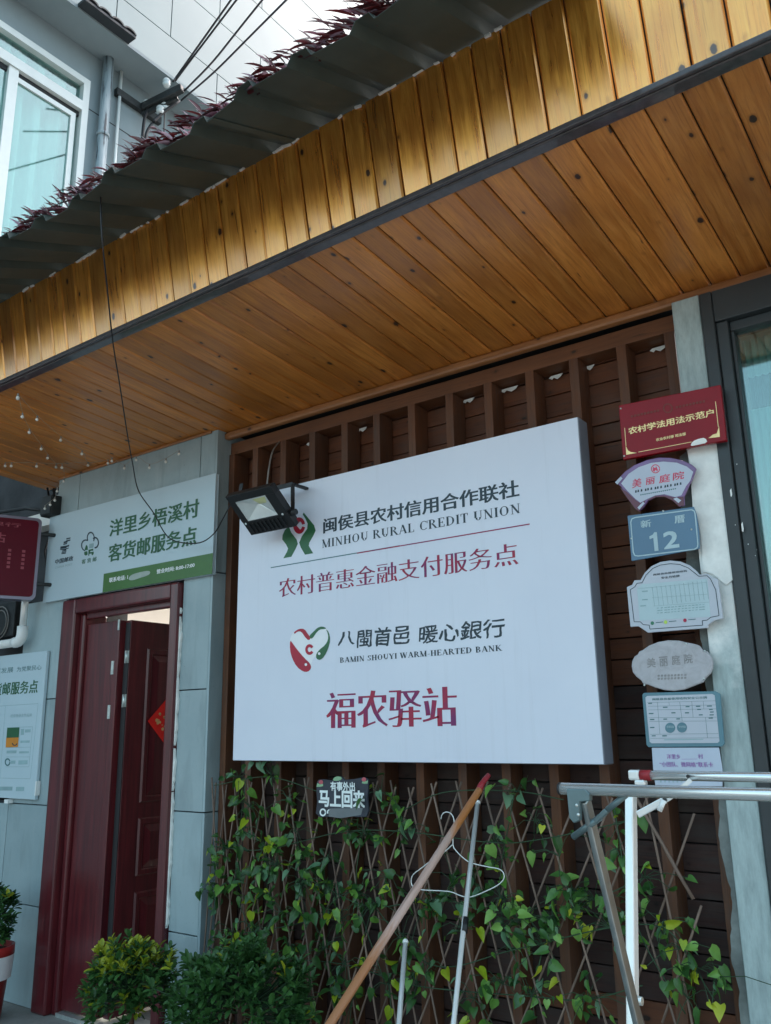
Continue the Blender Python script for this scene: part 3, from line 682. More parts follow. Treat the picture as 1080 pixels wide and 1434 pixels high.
# ------------------------------------------------------------------ maroon door
YD = 2.965
dr = thing('entrance_door', (-4.07, 3.0, 0), 'maroon steel door standing ajar under the green postal sign', 'door')
def casing(x0, x1, z0, z1, nm='door_frame'):
    return build(MB().box(x0, x1, YD, YD + (.12 if nm == 'door_frame' else .05), z0, z1), nm, 'door maroon', dr, bevel=.012)
casing(-4.603, -4.47, 0, 2.238); casing(-3.612, -3.548, 0, 2.238); casing(-4.47, -3.612, 2.15, 2.238, 'door_head')
build(MB().box(-4.469, -4.425, YD + .04, YD + .2, 0, 2.149), 'door_jamb', 'door maroon', dr, bevel=.01)
build(MB().box(-3.645, -3.613, YD + .04, YD + .2, 0, 2.149), 'door_jamb', 'door maroon', dr, bevel=.008)
build(MB().box(-4.424, -3.646, YD + .051, YD + .085, 2.116, 2.236), 'door_jamb', 'door maroon', dr, bevel=.008)
sl = build(MB().box(-4.42, -4.165, 3.03, 3.075, 0.03, 2.085), 'side_leaf', 'door maroon', dr, bevel=.004)
st_ = build(MB().box(-4.162, -4.105, 3.022, 3.075, 0.03, 2.085), 'side_leaf', 'door maroon', dr, bevel=.004)
def hinge(px, py, y, w_=.022, h_=.075):
    q = P(px, py, y); mb = MB().box(q.x - w_ / 2, q.x + w_ / 2, y - .004, y, q.z - h_ / 2, q.z + h_ / 2)
    for s_ in (-1, 1): mb.ball((q.x, y - .004, q.z + s_ * h_ * .3), .004, 6, 3)
    build(mb, 'hinge', 'zinc hinge', dr)
hinge(158, 935, 3.022); hinge(153, 997, 3.022); hinge(167, 875, 3.022, .014, .06)
XM = -4.05
def hingex(px, py, h_=.07, w_=.03):
    q = PX(px, py, XM + .002); build(MB().box(XM - .03, XM + .003, 3.05, 3.056, q.z - h_ / 2, q.z + h_ / 2), 'hinge', 'zinc hinge', dr)
    build(MB().tube([(XM - .01, 3.046, q.z - h_ / 2), (XM - .01, 3.046, q.z + h_ / 2)], .006, 8), 'hinge', 'zinc hinge', dr)
build(MB().box(XM - .043, XM - .003, 3.056, 3.0595, .05, 2.07), 'gap_shade', 'cable black', dr)  # black strip standing in for the shade in the gap between leaves
hingex(171, 919); hingex(167, 981)
ml = build(MB().box(XM - .045, XM, 3.06, 3.86, 0.03, 2.085), 'main_leaf', 'door maroon', dr, bevel=.004)
def raised(y0, y1, z0, z1):
    mb = MB(); f = .03; X = XM
    # stepped raised panel: groove, slope, flat
    def rg(a, b_, xa, xb, off):
        pass
    lv = [(0, .001), (.008, .012), (.03, .012), (.038, .004), (.075, .018), (.08, .018)]
    rings = []
    for ins, out in lv: rings.append([(X + out, y0 + ins, z0 + ins), (X + out, y1 - ins, z0 + ins), (X + out, y1 - ins, z1 - ins), (X + out, y0 + ins, z1 - ins)])
    vs = [p_ for r_ in rings for p_ in r_]; fs = [(j * 4 + q, j * 4 + (q + 1) % 4, j * 4 + 4 + (q + 1) % 4, j * 4 + 4 + q) for j in range(len(lv) - 1) for q in range(4)]
    fs.append([(len(lv) - 1) * 4 + q for q in range(4)]); mb.add(vs, fs); return build(mb, 'door_panel', 'door maroon', dr)
raised(3.18, 3.74, 1.08, 1.93); raised(3.18, 3.74, .70, 1.0); raised(3.18, 3.74, .22, .62)
build(MB().box(-4.42, -3.65, 3.0, 3.2, 0.0, 0.02), 'threshold', 'zinc hinge', dr)
# red paper diamond pasted on the open leaf
fp = thing('fortune_paper', (XM + .02, 3.40, 1.55), 'red paper diamond with gold blossoms pasted on the open maroon door', 'door paper')
c = Vector((XM + .0205, 3.43, 1.52)); e = .235
mb = MB().add([(c.x, c.y - e, c.z), (c.x, c.y, c.z - e), (c.x, c.y + e, c.z), (c.x, c.y, c.z + e), (c.x + .001, c.y - e, c.z), (c.x + .001, c.y, c.z - e), (c.x + .001, c.y + e, c.z), (c.x + .001, c.y, c.z + e)],
              [(0, 3, 2, 1), (4, 5, 6, 7), (0, 1, 5, 4), (1, 2, 6, 5), (2, 3, 7, 6), (3, 0, 4, 7)]); build(mb, 'paper', 'paper red', fp)
bm = glyph_mesh('福', .03, .03); xs = [v_.co.x for v_ in bm.verts]; cx_ = (min(xs) + max(xs)) / 2; ys2 = [v_.co.y for v_ in bm.verts]; cy_ = (min(ys2) + max(ys2)) / 2
for v_ in bm.verts: v_.co = Vector((c.x + .0016, c.y + (v_.co.x - cx_) * .22, c.z + (v_.co.y - cy_) * .22))
me = bpy.data.meshes.new('lettering'); bm.to_mesh(me); bm.free(); me.materials.append(MATS['gold leaf']); link('lettering', me, fp, (0, 0, 0))
mb = MB()
for k_ in range(16):
    a = rnd.uniform(0, 6.28); q = (c.x + .0012, c.y - e * .62 + rnd.uniform(-.03, .05), c.z + rnd.uniform(-.05, .05)); mb.tube([q, (q[0] + .001, q[1], q[2])], rnd.uniform(.004, .011), 6)
build(mb, 'blossom', 'gold leaf', fp)
# ragged white mortar beside the right casing
mb = MB(); z = 0.5
pts = []
while z < 2.1: pts.append((-3.541 + .012 * noise.noise(Vector((3, z * 9, 0))) + rnd.uniform(-.003, .004), z)); z += .018
mb.prism([(-3.548, 2.1)] + [(-3.548, .5)] + pts, 2.985, 2.999); build(mb, 'mortar_line', 'chink and patch white', dr)
# room behind
rm = thing('interior_room', (-4.2, 4.6, 0), 'cream painted room seen over the open door', 'room')
build(MB().box(-6.2, -3.4, 6.5, 6.6, 0, 2.9), 'wall', 'cream wall', rm); build(MB().box(-6.2, -6.1, 3.7, 6.49, 0, 2.9), 'wall', 'cream wall', rm)
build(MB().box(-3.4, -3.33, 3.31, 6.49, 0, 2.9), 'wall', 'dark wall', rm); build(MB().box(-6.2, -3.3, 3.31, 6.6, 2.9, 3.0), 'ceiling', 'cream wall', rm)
lt = thing('ceiling_lamp', (-4.3, 4.7, 2.88), 'white ceiling lamp glowing in the room behind the open door', 'lamp')
plain('lamp glow', (1.0, 0.95, 0.88), 0.5, emit=60.0, var=0)
build(MB().lathe([(.001, -.07), (.12, -.06), (.19, -.02), (.2, 0)], (-4.3, 4.7, 2.89), 20), 'lamp_shade', 'lamp glow', lt)
build(MB().lathe([(.21, -.012), (.21, .009), (.001, .009)], (-4.3, 4.7, 2.89), 20), 'lamp_base', 'white plastic', lt)

# ------------------------------------------------------------------ painted post and dark window at the right
po = thing('painted_post', (-.785, 3.0, 0), 'white painted post with flaking patches left of the dark window', 'post')
build(MB().box(-.838, -.737, 3.0, 3.14, 0, 3.0), 'post_body', 'post paint', po, bevel=.004)
# older layer to the left of the post, ragged edge
pts = [(-.842, 0)]; z = 0
left = []
while z < 2.42:
    left.append((-.868 + .018 * noise.noise(Vector((0, z * 6, 0))) + rnd.uniform(-.003, .003) - (.02 if 1.95 < z < 2.3 else 0), z)); z += .02
build(MB().prism(left + [(-.8385, 2.42), (-.8385, 0)], 3.02, 3.14), 'plaster_layer', 'old plaster', po)
wn = thing('dark_window', (-.3, 3.0, 0), 'dark grey framed shop window with ribbed blind behind its glass', 'window')
build(MB().box(-.732, -.690, 2.985, 3.12, 0, 2.992), 'window_frame', 'grey frame', wn, bevel=.004)
build(MB().box(-.688, -.648, 2.998, 3.11, 0.0, 2.868), 'window_frame', 'grey frame', wn, bevel=.004)
build(MB().box(-.689, .6, 2.99, 3.11, 2.87, 2.992), 'window_frame', 'grey frame', wn, bevel=.004)
build(MB().box(-.647, -.634, 3.02, 3.10, 1.3, 2.83), 'window_frame', 'grey frame', wn, bevel=.004)
build(MB().box(-.647, .6, 3.021, 3.10, 2.832, 2.869), 'window_frame', 'grey frame', wn, bevel=.004)
build(MB().box(-.633, .6, 3.05, 3.056, 1.31, 2.831), 'window_pane', 'window glass', wn)
build(MB().box(-.647, .6, 3.0, 3.10, 1.2, 1.30), 'window_frame', 'grey frame', wn, bevel=.004)
prof = []
x = -.64
while x < .6: prof += [(x, 3.16), (x + .009, 3.146), (x + .018, 3.16)]; x += .024
for (za, zb, dy, mm) in ((2.69, 2.84, .0, 'blind pale'), (2.50, 2.695, .01, 'grey frame'), (1.3, 2.56, -.02, 'blind board')):
    mb = MB(); mb.add([(a, (b_ if mm != 'blind board' else 3.16 - (3.16 - b_) * .25) + dy, z_) for z_ in (za, zb) for a, b_ in prof], [(i_, i_ + 1, len(prof) + i_ + 1, len(prof) + i_) for i_ in range(len(prof) - 1)])
    build(mb, 'ribbed_blind', mm, wn)
for z_ in (1.72, 1.98, 2.02): build(MB().box(-.63, .6, 3.13, 3.134, z_, z_ + .006), 'blind_cord', 'grey frame', wn)
build(MB().box(-.66, .6, 3.2, 3.3, 0, 3.0), 'backing', 'plaster', wn)
# white paint flecks on the dark frame
mb = MB()
for (px, py, w_, h_) in ((1024, 690, .006, .03), (1040, 738, .006, .035), (1030, 735, .003, .003), (1048, 762, .003, .004), (1058, 778, .002, .003), (1060, 770, .002, .002), (1032, 650, .003, .004)):
    q = P(px, py, 2.984); mb.prism([(q.x - w_ / 2, q.z - h_ * .4), (q.x, q.z - h_ / 2), (q.x + w_ / 2, q.z - h_ * .2), (q.x + w_ / 3, q.z + h_ / 2), (q.x - w_ / 2, q.z + h_ * .3)], 2.9835, 2.9845)
build(mb, 'paint_flecks', 'chink and patch white', wn)['kind'] = 'stuff'
build(MB().box(-.655, .6, 2.96, 2.984, 0, 1.195), 'plank', 'orange plank', wn, bevel=.002)

# ------------------------------------------------------------------ big white light-box sign
YS = 2.9
sg = thing('bank_sign', (-2.12, 2.95, 1.32), 'large white light-box sign with crimson and black bank lettering on the timber wall', 'sign')
X0, X1, Z0, Z1 = -3.028, -1.202, 1.322, 2.600
build(MB().box(X0, X1, YS + .004, YS + .088, Z0, Z1), 'sign_box', 'sign edge', sg, bevel=.004)
build(MB().box(X0 + .004, X1 - .003, YS, YS + .0035, Z0 + .003, Z1 - .003), 'sign_face', 'sign vinyl', sg)
YI = YS - .0008
text('闽侯县农村信用合作联社', (452.6, 747.5), (726.4, 670.9), YI, 'ink dark', sg, .03, .012, split=True)
text('MINHOU RURAL CREDIT UNION', (450.6, 767.7), (727.6, 704.7), YI, 'ink dark', sg, serif=True)
text('农村普惠金融支付服务点', (390.3, 837), (724.8, 759.2), YI, 'ink crimson', sg, .016, -.014, split=True)
text('八', (473, 905), (496.5, 883), YI, 'ink dark', sg, .02, .02, wob=.055, skew=.10)
text('閩首邑', (499, 908.5), (573, 874.5), YI, 'ink dark', sg, .016, .012, wob=.055, skew=.10, split=True)
text('暖心銀行', (586, 902.5), (705.5, 864.5), YI, 'ink dark', sg, .016, .012, wob=.055, skew=.10, split=True)
text('BAMIN SHOUYI WARM-HEARTED BANK', (476, 928.3), (703.3, 902.7), YI, 'ink dark', sg, .03, serif=True)
text('福农驿站', (456.7, 1020), (639.3, 961), YI, 'ink crimson', sg, .034, -.012, split=True)
lines([((379.4, 795), (560, 764.2))], YS, 'ink teal', sg, .0045); lines([((500, 774.8), (741.9, 733.9))], YS, 'ink crimson', sg, .0048, off=.0003)
c5 = (6.75, 300, 600)
shape(pl(c5, [(848, 795), (880, 835), (945, 915), (960, 965), (940, 1010), (900, 1080), (895, 1110), (937, 1180), (860, 1193), (820, 1125), (805, 1080), (830, 1020), (880, 950), (885, 900), (862, 850), (838, 812)]), YS, 'logo green', sg, off=.0002)
shape(pl(c5, [(700, 930), (715, 945), (730, 985), (780, 1050), (792, 1090), (770, 1140), (730, 1213), (655, 1227), (690, 1165), (700, 1135), (680, 1095), (645, 1050), (648, 1010), (670, 960)]), YS, 'logo green', sg, off=.0002)
cc = pl(c5, [(805, 918)])[0]
def ringpoly(cx, cy, ro, ri, a0, a1, n_=24, ey=1.0):
    return [(cx + ro * math.cos(R(a0 + (a1 - a0) * i / n_)), cy + ro * ey * math.sin(R(a0 + (a1 - a0) * i / n_))) for i in range(n_ + 1)] + [(cx + ri * math.cos(R(a1 - (a1 - a0) * i / n_)), cy + ri * ey * math.sin(R(a1 - (a1 - a0) * i / n_))) for i in range(n_ + 1)]
shape(ringpoly(cc[0], cc[1], 8.3, 4.2, 12, 348, ey=1.4), YS, 'logo red', sg, off=.0004)
shape([(cc[0] - 5.4, cc[1] - 2), (cc[0] - .5, cc[1] - 8), (cc[0] + 2, cc[1] - 8), (cc[0] + 1, cc[1] - 5.4), (cc[0] - 3.6, cc[1]), (cc[0] + 1, cc[1] + 5.4), (cc[0] - 1, cc[1] + 7.5), (cc[0] - 5.4, cc[1] + 2)], YS, 'logo red', sg, off=.0011)
c6 = (3.0, 380, 860)
shape(pl(c6, [(78, 120), (82, 95), (95, 75), (118, 62), (140, 64), (155, 85), (165, 92), (178, 75), (195, 57), (215, 52), (235, 60), (247, 85), (247, 118), (235, 150), (222, 178), (205, 194), (190, 190), (187, 172), (170, 200), (168, 232), (150, 244), (130, 240), (105, 218), (85, 180), (78, 150)]), YS, 'logo white', sg, off=.0001, smooth_=1)
shape(pl(c6, [(95, 76), (118, 61), (140, 62), (155, 85), (168, 98), (158, 112), (142, 96), (128, 74), (112, 72), (98, 84)]), YS, 'logo red', sg, off=.0008, smooth_=1)
shape(pl(c6, [(80, 108), (90, 122), (110, 150), (140, 185), (165, 208), (169, 228), (155, 243), (135, 242), (108, 222), (88, 185), (79, 150)]), YS, 'logo red', sg, off=.0010, smooth_=1)
shape(pl(c6, [(160, 92), (178, 74), (195, 57), (215, 51), (235, 60), (222, 63), (205, 64), (190, 78), (176, 100), (166, 104)]), YS, 'logo green', sg, off=.0012, smooth_=1)
shape(pl(c6, [(230, 60), (244, 78), (249, 108), (240, 145), (224, 178), (206, 194), (190, 188), (189, 168), (205, 148), (228, 130), (240, 108), (240, 84)]), YS, 'logo green', sg, off=.0014, smooth_=1)
for q, r_ in (((147, 212), 1.8), ((203, 166), 1.8)): a = pl(c6, [q])[0]; shape(oval_pts(a[0], a[1], r_, r_ * 1.1, 12), YS, 'logo white', sg, off=.0022)
a = pl(c6, [(162, 149)])[0]; shape(ringpoly(a[0], a[1], 6.0, 2.7, 30, 330, ey=1.25), YS, 'logo red', sg, off=.0016)

# ------------------------------------------------------------------ green and white postal sign
YG = 2.972
ps = thing('postal_sign', (-3.95, 2.98, 2.26), 'pale postal service sign with green lettering above the maroon door', 'sign')
a, b_, c, d = P(70.3, 725, YG), P(299, 664, YG), P(297, 803, YG), P(60.5, 843.7, YG)
build(MB().prism([((a.x + d.x) / 2, d.z), (c.x, c.z), (c.x, b_.z), ((a.x + d.x) / 2, a.z)], YG, YG + .022), 'sign_board', 'board white', ps, bevel=.002)
g0, g1 = P(144, 828.9, YG), P(298, 774, YG)
build(MB().box(g0.x, c.x + .002, YG - .0012, YG - .0004, c.z - .002 + .0, P(145, 803.8, YG).z), 'green_band', 'band green', ps)
YH = YG - .002
text('洋里乡梧溪村', (152.8, 752.5), (279.6, 697.5), YH, 'ink green', ps, .03, .012, split=True)
text('客货邮服务点', (151.2, 787.6), (276.5, 735.7), YH, 'ink green', ps, .03, .012, split=True)
text('联系电话: 1', (152.8, 816), (179.5, 804.4), YH, 'logo white', ps, .03, .02)
text('营业时间: 8:00-17:00', (219.4, 803.8), (272.8, 787.6), YH, 'logo white', ps, .03, .02)
shape([(180, 812), (183, 805.5), (195, 801.5), (209, 799), (211.5, 802), (208, 806), (196, 809.5), (186, 813)], YG, 'smear grey', ps, off=.0016, smooth_=2, name='smear')
text('中国邮政', (77, 790.5), (103, 778), YG - .0008, 'ink dark', ps, .03, .02)
text('CHINA POST', (76.8, 796.8), (101.6, 788.6), YG - .0008, 'ink faint', ps, 0, 0)
c9 = (12.0, 60, 720)
for q in ([(400, 405), (470, 390), (462, 412), (395, 428)], [(398, 440), (468, 425), (460, 448), (420, 458), (415, 478), (350, 490), (358, 462), (395, 452)], [(352, 495), (412, 485), (405, 505), (345, 518)],
          [(300, 545), (400, 528), (448, 512), (440, 545), (405, 553), (398, 572), (295, 585)], [(292, 592), (390, 578), (440, 560), (436, 576), (398, 590), (392, 605), (290, 602)],
          [(328, 612), (400, 600), (396, 615), (325, 628)], [(322, 635), (398, 622), (394, 640), (320, 650)], [(318, 656), (392, 645), (388, 662), (315, 672)]):
    shape(pl(c9, q), YG, 'ink dark', ps, off=.0003)
def arcs(cx, cy, rx, ry, a0, a1): return pl(c9, ringpoly(cx, cy, rx, rx - 16, a0, a1, 16, ey=ry / rx))
shape(arcs(808, 400, 66, 105, 150, 395), YG, 'ink dark', ps, off=.0003)
shape(arcs(725, 525, 78, 100, 100, 300), YG, 'ink dark', ps, off=.0010)
shape(arcs(885, 480, 62, 98, -130, 100), YG, 'ink dark', ps, off=.0017)
for q in ([(735, 515), (755, 545), (758, 600), (705, 610), (712, 575), (722, 540)], [(700, 635), (750, 622), (755, 680), (725, 698), (700, 680)],
          [(770, 600), (850, 580), (850, 612), (800, 618), (800, 640), (858, 630), (855, 668), (840, 690), (825, 690), (822, 660), (785, 668), (780, 700), (768, 700)]):
    shape(pl(c9, q), YG, 'ink green', ps, off=.0004)
shape(pl(c9, [(785, 500), (858, 488), (850, 565), (780, 578)]), YG, 'ink faint', ps, off=.0004)
text('客 货 邮', (114.3, 790.2), (135.6, 779.2), YG - .0008, 'ink green', ps, .02, .01)

# ------------------------------------------------------------------ white notice board at the left edge
YN = 2.975
nb = thing('notice_board', (-5.2, 2.98, 1.08), 'white postal notice board with small parcel logos on the wall left of the door', 'notice board')
a, d = P(68, 911, YN), P(47, 1120, YN)
build(MB().box(-5.95, (a.x + d.x) / 2, YN, YN + .02, d.z, a.z), 'notice_face', 'board white', nb, bevel=.002)
cN = (5.125, 0, 860)
def tn(body, bl, tr_, mat, **k): return text(body, pl(cN, [bl])[0], pl(cN, [tr_])[0], YN - .0009, mat, nb, **k)
tn('为党聚民心', (120, 415), (300, 362), 'ink teal', kx=.0, ky=0)
tn('促发展', (-40, 430), (98, 378), 'ink teal', kx=.0, ky=0)
tn('客货邮服务点', (-110, 590), (278, 470), 'ink green', kx=.03, ky=.01)
tn('揽投快递合作品牌', (75, 742), (230, 712), 'ink faint', kx=.0, ky=0)
lines([(pl(cN, [a_])[0], pl(cN, [b__])[0]) for a_, b__ in (((0, 660), (275, 642)), ((40, 657), (2, 1170)), ((275, 642), (218, 1182)), ((0, 1176), (218, 1182)), ((145, 815), (135, 955)), ((50, 815), (235, 808)), ((50, 957), (222, 955)), ((45, 1025), (215, 1025)), ((40, 1096), (208, 1096)), ((235, 808), (208, 1096)))], YN, 'ink faint', nb, .0025)
shape(pl(cN, [(54, 816), (141, 813), (136, 885), (48, 888)]), YN, 'ink green', nb, off=.0006)
shape(pl(cN, [(47, 888), (136, 885), (130, 953), (42, 957)]), YN, 'orange print', nb, off=.0007)
shape(pl(cN, ringpoly(108, 925, 20, 13, 10, 180)), YN, 'ink dark', nb, off=.0014)
for q in ((152, 825, 175, 868), (182, 828, 222, 850), (50, 980, 120, 1000), (140, 985, 210, 1000), (80, 1052, 112, 1075), (135, 1050, 200, 1080), (150, 908, 215, 925)):
    shape(pl(cN, [(q[0], q[1]), (q[2], q[1] - 2), (q[2] - 2, q[3] - 2), (q[0] - 2, q[3])]), YN, 'ink faint', nb, off=.0005)
shape(pl(cN, ringpoly(56, 1062, 20, 13, 0, 350, ey=1.4)), YN, 'ink teal', nb, off=.0009)
for q in ((0, 1238, 92, 1266), (118, 1240, 176, 1270)): shape(pl(cN, [(q[0], q[1]), (q[2], q[1]), (q[2] - 3, q[3]), (q[0] - 3, q[3])]), YN, 'ink faint', nb, off=.0005)
for (px, py) in ((12, 1122), (50, 1104)): q = P(px, py, YN); build(MB().box(q.x - .03, q.x + .01, YN - .01, YN + .025, q.z - .012, q.z + .01) if px < 40 else MB().box((a.x + d.x) / 2 + .001, (a.x + d.x) / 2 + .01, YN - .006, YN + .022, q.z - .04, q.z + .04), 'clip', 'white plastic', nb)

# ------------------------------------------------------------------ red blade sign, pipe, left edge
al = R(24); bd = Vector((-math.sin(al), -math.cos(al), 0)); bn = Vector((math.cos(al), -math.sin(al), 0))
rb = thing('red_blade_sign', (-4.98, 2.9, 2.25), 'dark red light box with silver rim jutting from the wall at the left edge', 'sign')
q0 = P(57, 727, 2.9); q1 = P(52, 840, 2.9); hx = (q0.x + q1.x) / 2
def blade(u0, u1, z0, z1, t0, t1, nm, mat, rad=.03):
    mb = MB(); pts = []
    for (cu, cz, s_) in ((u1 - rad, z1 - rad, 0), (u0 + rad, z1 - rad, 90), (u0 + rad, z0 + rad, 180), (u1 - rad, z0 + rad, 270)):
        for k_ in range(5): t_ = R(s_ + 22.5 * k_); pts.append((cu + rad * math.cos(t_), cz + rad * math.sin(t_)))
    vs = [Vector((hx, 2.9, 0)) + bd * u + bn * t_ + Vector((0, 0, zz)) for t_ in (t0, t1) for u, zz in pts]; k_ = len(pts)
    mb.add(vs, [list(range(k_))[::-1], list(range(k_, 2 * k_))] + [(i_, (i_ + 1) % k_, k_ + (i_ + 1) % k_, k_ + i_) for i_ in range(k_)]); return build(mb, nm, mat, rb)
blade(0, .75, q1.z, q0.z, -.09, 0, 'sign_rim', 'silver rim'); blade(.018, .735, q1.z + .018, q0.z - .018, .0005, .004, 'sign_face', 'red acrylic', .022)
def btext(body, u0, u1, z0, z1, vert=False):
    bm = glyph_mesh(body, .01, .01); place_bm(bm, 0, 1, 0, 1, 0)
    for v_ in bm.verts:
        u = u1 + (u0 - u1) * v_.co.x; v_.co = Vector((hx, 2.9, 0)) + bd * u + bn * .0048 + Vector((0, 0, z0 + (z1 - z0) * v_.co.z))
    me = bpy.data.meshes.new('lettering'); bm.to_mesh(me); bm.free(); me.materials.append(MATS['red acrylic print']); link('lettering', me, rb, (0, 0, 0))
HB = q0.z - q1.z
btext('服务驿站', .20, .62, q1.z + HB * .66, q1.z + HB * .78)
btext('暖心银行', .12, .50, q1.z + HB * .86, q1.z + HB * .91)
btext('网点', .12, .15, q1.z + HB * .4, q1.z + HB * .6) if False else None
mb = MB()
for u in (.10, .18, .26):
    for k_ in range(5):
        p_ = Vector((hx, 2.9, 0)) + bd * u + bn * .0045 + Vector((0, 0, q1.z + HB * (.36 + .05 * k_))); mb.add([p_, p_ - bd * .018, p_ - bd * .018 + Vector((0, 0, .016)), p_ + Vector((0, 0, .016))], [(0, 1, 2, 3)])
build(mb, 'printed_marks', 'red acrylic print', rb)
for zz in (q1.z + .1, q0.z - .1): build(MB().tube([Vector((hx, 2.9, zz)), Vector((hx + .05, 3.0, zz))], .012, 8), 'bracket', 'iron dark', rb)
# white elbow pipe
pp = thing('drain_elbow', (-5.2, 2.97, 2.0), 'white plastic elbow pipe above the notice board at the left edge', 'pipe')
E0 = P(33, 868, 2.93); cpx = P(28, 890, 2.93); Lx = P(-40, 915, 2.93)
build(MB().tube([(E0.x, 2.93, 2.42), (E0.x, 2.93, cpx.z + .02)], .022, 12), 'pipe', 'painted steel', pp)
pts = [(E0.x - .05 + .05 * math.cos(t_), 2.93, cpx.z + .01 - .05 * math.sin(t_)) for t_ in [R(15 * k_) for k_ in range(7)]]
build(MB().tube([(E0.x, 2.93, cpx.z + .055)] + pts + [(E0.x - .08, 2.93, cpx.z - .04)], .033, 14), 'elbow', 'white plastic', pp)
build(MB().tube([(E0.x - .07, 2.93, cpx.z - .04), (E0.x - .9, 2.93, cpx.z - .05)], .027, 12), 'pipe', 'white plastic', pp)
# grey meter box with round gauge behind the elbow
mt_ = thing('fan_unit', (-5.3, 3.2, 2.2), 'dark outdoor fan unit half hidden above the elbow pipe at left edge', 'air conditioner')
q = P(4, 868, 3.1)
build(MB().box(q.x - .5, q.x + .14, 3.1, 3.35, q.z - .12, q.z + .12), 'casing', 'iron dark', mt_, bevel=.01)
mb = MB(); c_ = Vector((q.x - .02, 3.09, q.z - .02))
for r_ in (.085, .11): mb.tube([c_ + Vector((r_ * math.cos(t_), 0, r_ * math.sin(t_))) for t_ in [R(20 * k_) for k_ in range(19)]], .004, 6, cap=False)
build(mb, 'fan_guard', 'wire grey', mt_)
cb = MB()
for k_ in range(4):
    x_ = -4.93 + k_ * .025; cb.tube([(x_, 3.0 + .03 * k_, 3.02), (x_ + .02, 3.05, 2.8), (x_ - .02, 3.03, 2.6 - .05 * k_), (x_ + .03, 3.06, 2.35), (x_ + .05, 3.1, 2.27)], .007, 6)
cb.tube([(-6.2, 3.1, 3.02), (-5.7, 3.05, 2.98), (-5.2, 3.02, 2.93), (-4.9, 3.03, 2.86)], .012, 6)
tag(build(cb, 'cable_bundle', 'cable black'), 'bundle of black cables in the gap left of the postal sign', 'cable')
bmx = thing('meter_cabinet', (-4.83, 3.0, 2.75), 'small black box fixed under the soffit at the left end of the stone wall', 'box')
build(MB().box(-4.87, -4.75, 2.93, 2.999, 2.80, 2.93), 'box_body', 'iron dark', bmx, bevel=.006); build(MB().box(-4.865, -4.755, 2.925, 2.929, 2.81, 2.92), 'box_lid', 'lamp black', bmx)

# ------------------------------------------------------------------ floodlight
fl = thing('floodlight', (-2.75, 2.6, 2.4), 'black square floodlight tilted down over the top left corner of the white sign', 'floodlight')
yT = 2.62
TL = P(315, 697, yT); TR = P(378, 680, yT); zt = (TL.z + TR.z) / 2; TL.z = TR.z = zt
BLc = PX(352, 750, TL.x); dn = (BLc - TL); Hh = dn.length; dn.normalize(); wx = TR.x - TL.x
nf = Vector((1, 0, 0)).cross(dn).normalized()        # out of the glass
if nf.y > 0: nf = -nf
def FL(u, v_, t_): return TL + Vector((u * wx, 0, 0)) + dn * (v_ * Hh) + nf * t_
def slab(u0, u1, v0, v1, t0, t1, mats, nm, bevel=0):
    mb = MB(); vs = [FL(u, v_, t_) for u in (u0, u1) for v_ in (v0, v1) for t_ in (t0, t1)]
    mb.add(vs, [(0, 1, 3, 2), (4, 6, 7, 5), (0, 4, 5, 1), (2, 3, 7, 6), (0, 2, 6, 4), (1, 5, 7, 3)]); return build(mb, nm, mats, fl, bevel=bevel)
u0, u1, v0, v1 = .12, .80, .17, .66
slab(0, 1, 0, v0, -.03, .0, 'lamp black', 'lamp_frame', .003); slab(0, 1, v1, 1, -.03, .0, 'lamp black', 'lamp_frame', .003)
slab(0, u0, v0, v1, -.03, .0, 'lamp black', 'lamp_frame'); slab(u1, 1, v0, v1, -.03, .0, 'lamp black', 'lamp_frame')
slab(.06, .94, .06, .94, -.055, -.0305, 'lamp black', 'lamp_body')
mb = MB(); A_ = [FL(u0, v0, -.004), FL(u1, v0, -.004), FL(u1, v1, -.004), FL(u0, v1, -.004)]; k1, k2 = FL(.46, .38, -.028), FL(.50, .40, -.028)
mb.add(A_ + [k1, k2], [(0, 1, 5, 4), (1, 2, 5), (2, 3, 4, 5), (3, 0, 4)]); build(mb, 'reflector', 'lamp reflector', fl)
mb = MB(); mb.add([FL(.46, v0 + .03, -.008), FL(.76, v0 + .03, -.008), FL(.74, .36, -.012), FL(.52, .37, -.020)], [(0, 1, 2, 3)]); build(mb, 'led_chip', 'led yellow', fl)
for k_ in range(9): slab(.1 + .09 * k_, .13 + .09 * k_, .72, .95, .0, .006, 'lamp black', 'cooling_fin')
for u, v_ in ((.06, .70), (.9, .66)):
    q = FL(u, v_, .001); build(MB().ball(q, .006, 8, 4), 'screw', 'zinc hinge', fl)
pvt = FL(1.04, .72, -.02); top = P(410, 678, 2.80); build(MB().obox(pvt, top, .022, .004, up=(0, 1, 0)), 'bracket', 'lamp black', fl)
pvt2 = FL(-.04, .45, -.02); top2 = FL(-.02, .1, -.14); build(MB().obox(pvt2, top2, .022, .004, up=(0, 1, 0)), 'bracket', 'lamp black', fl)
build(MB().obox(top, Vector((top2.x, top.y, top.z)), .004, .022), 'bracket', 'lamp black', fl)
build(MB().obox(top, Vector((top.x, 3.09, top.z)), .02, .01), 'bracket', 'lamp black', fl)
build(MB().tube([pvt + Vector((-.02, 0, 0)), pvt + Vector((.02, 0, 0))], .014, 10), 'knob', 'lamp black', fl)
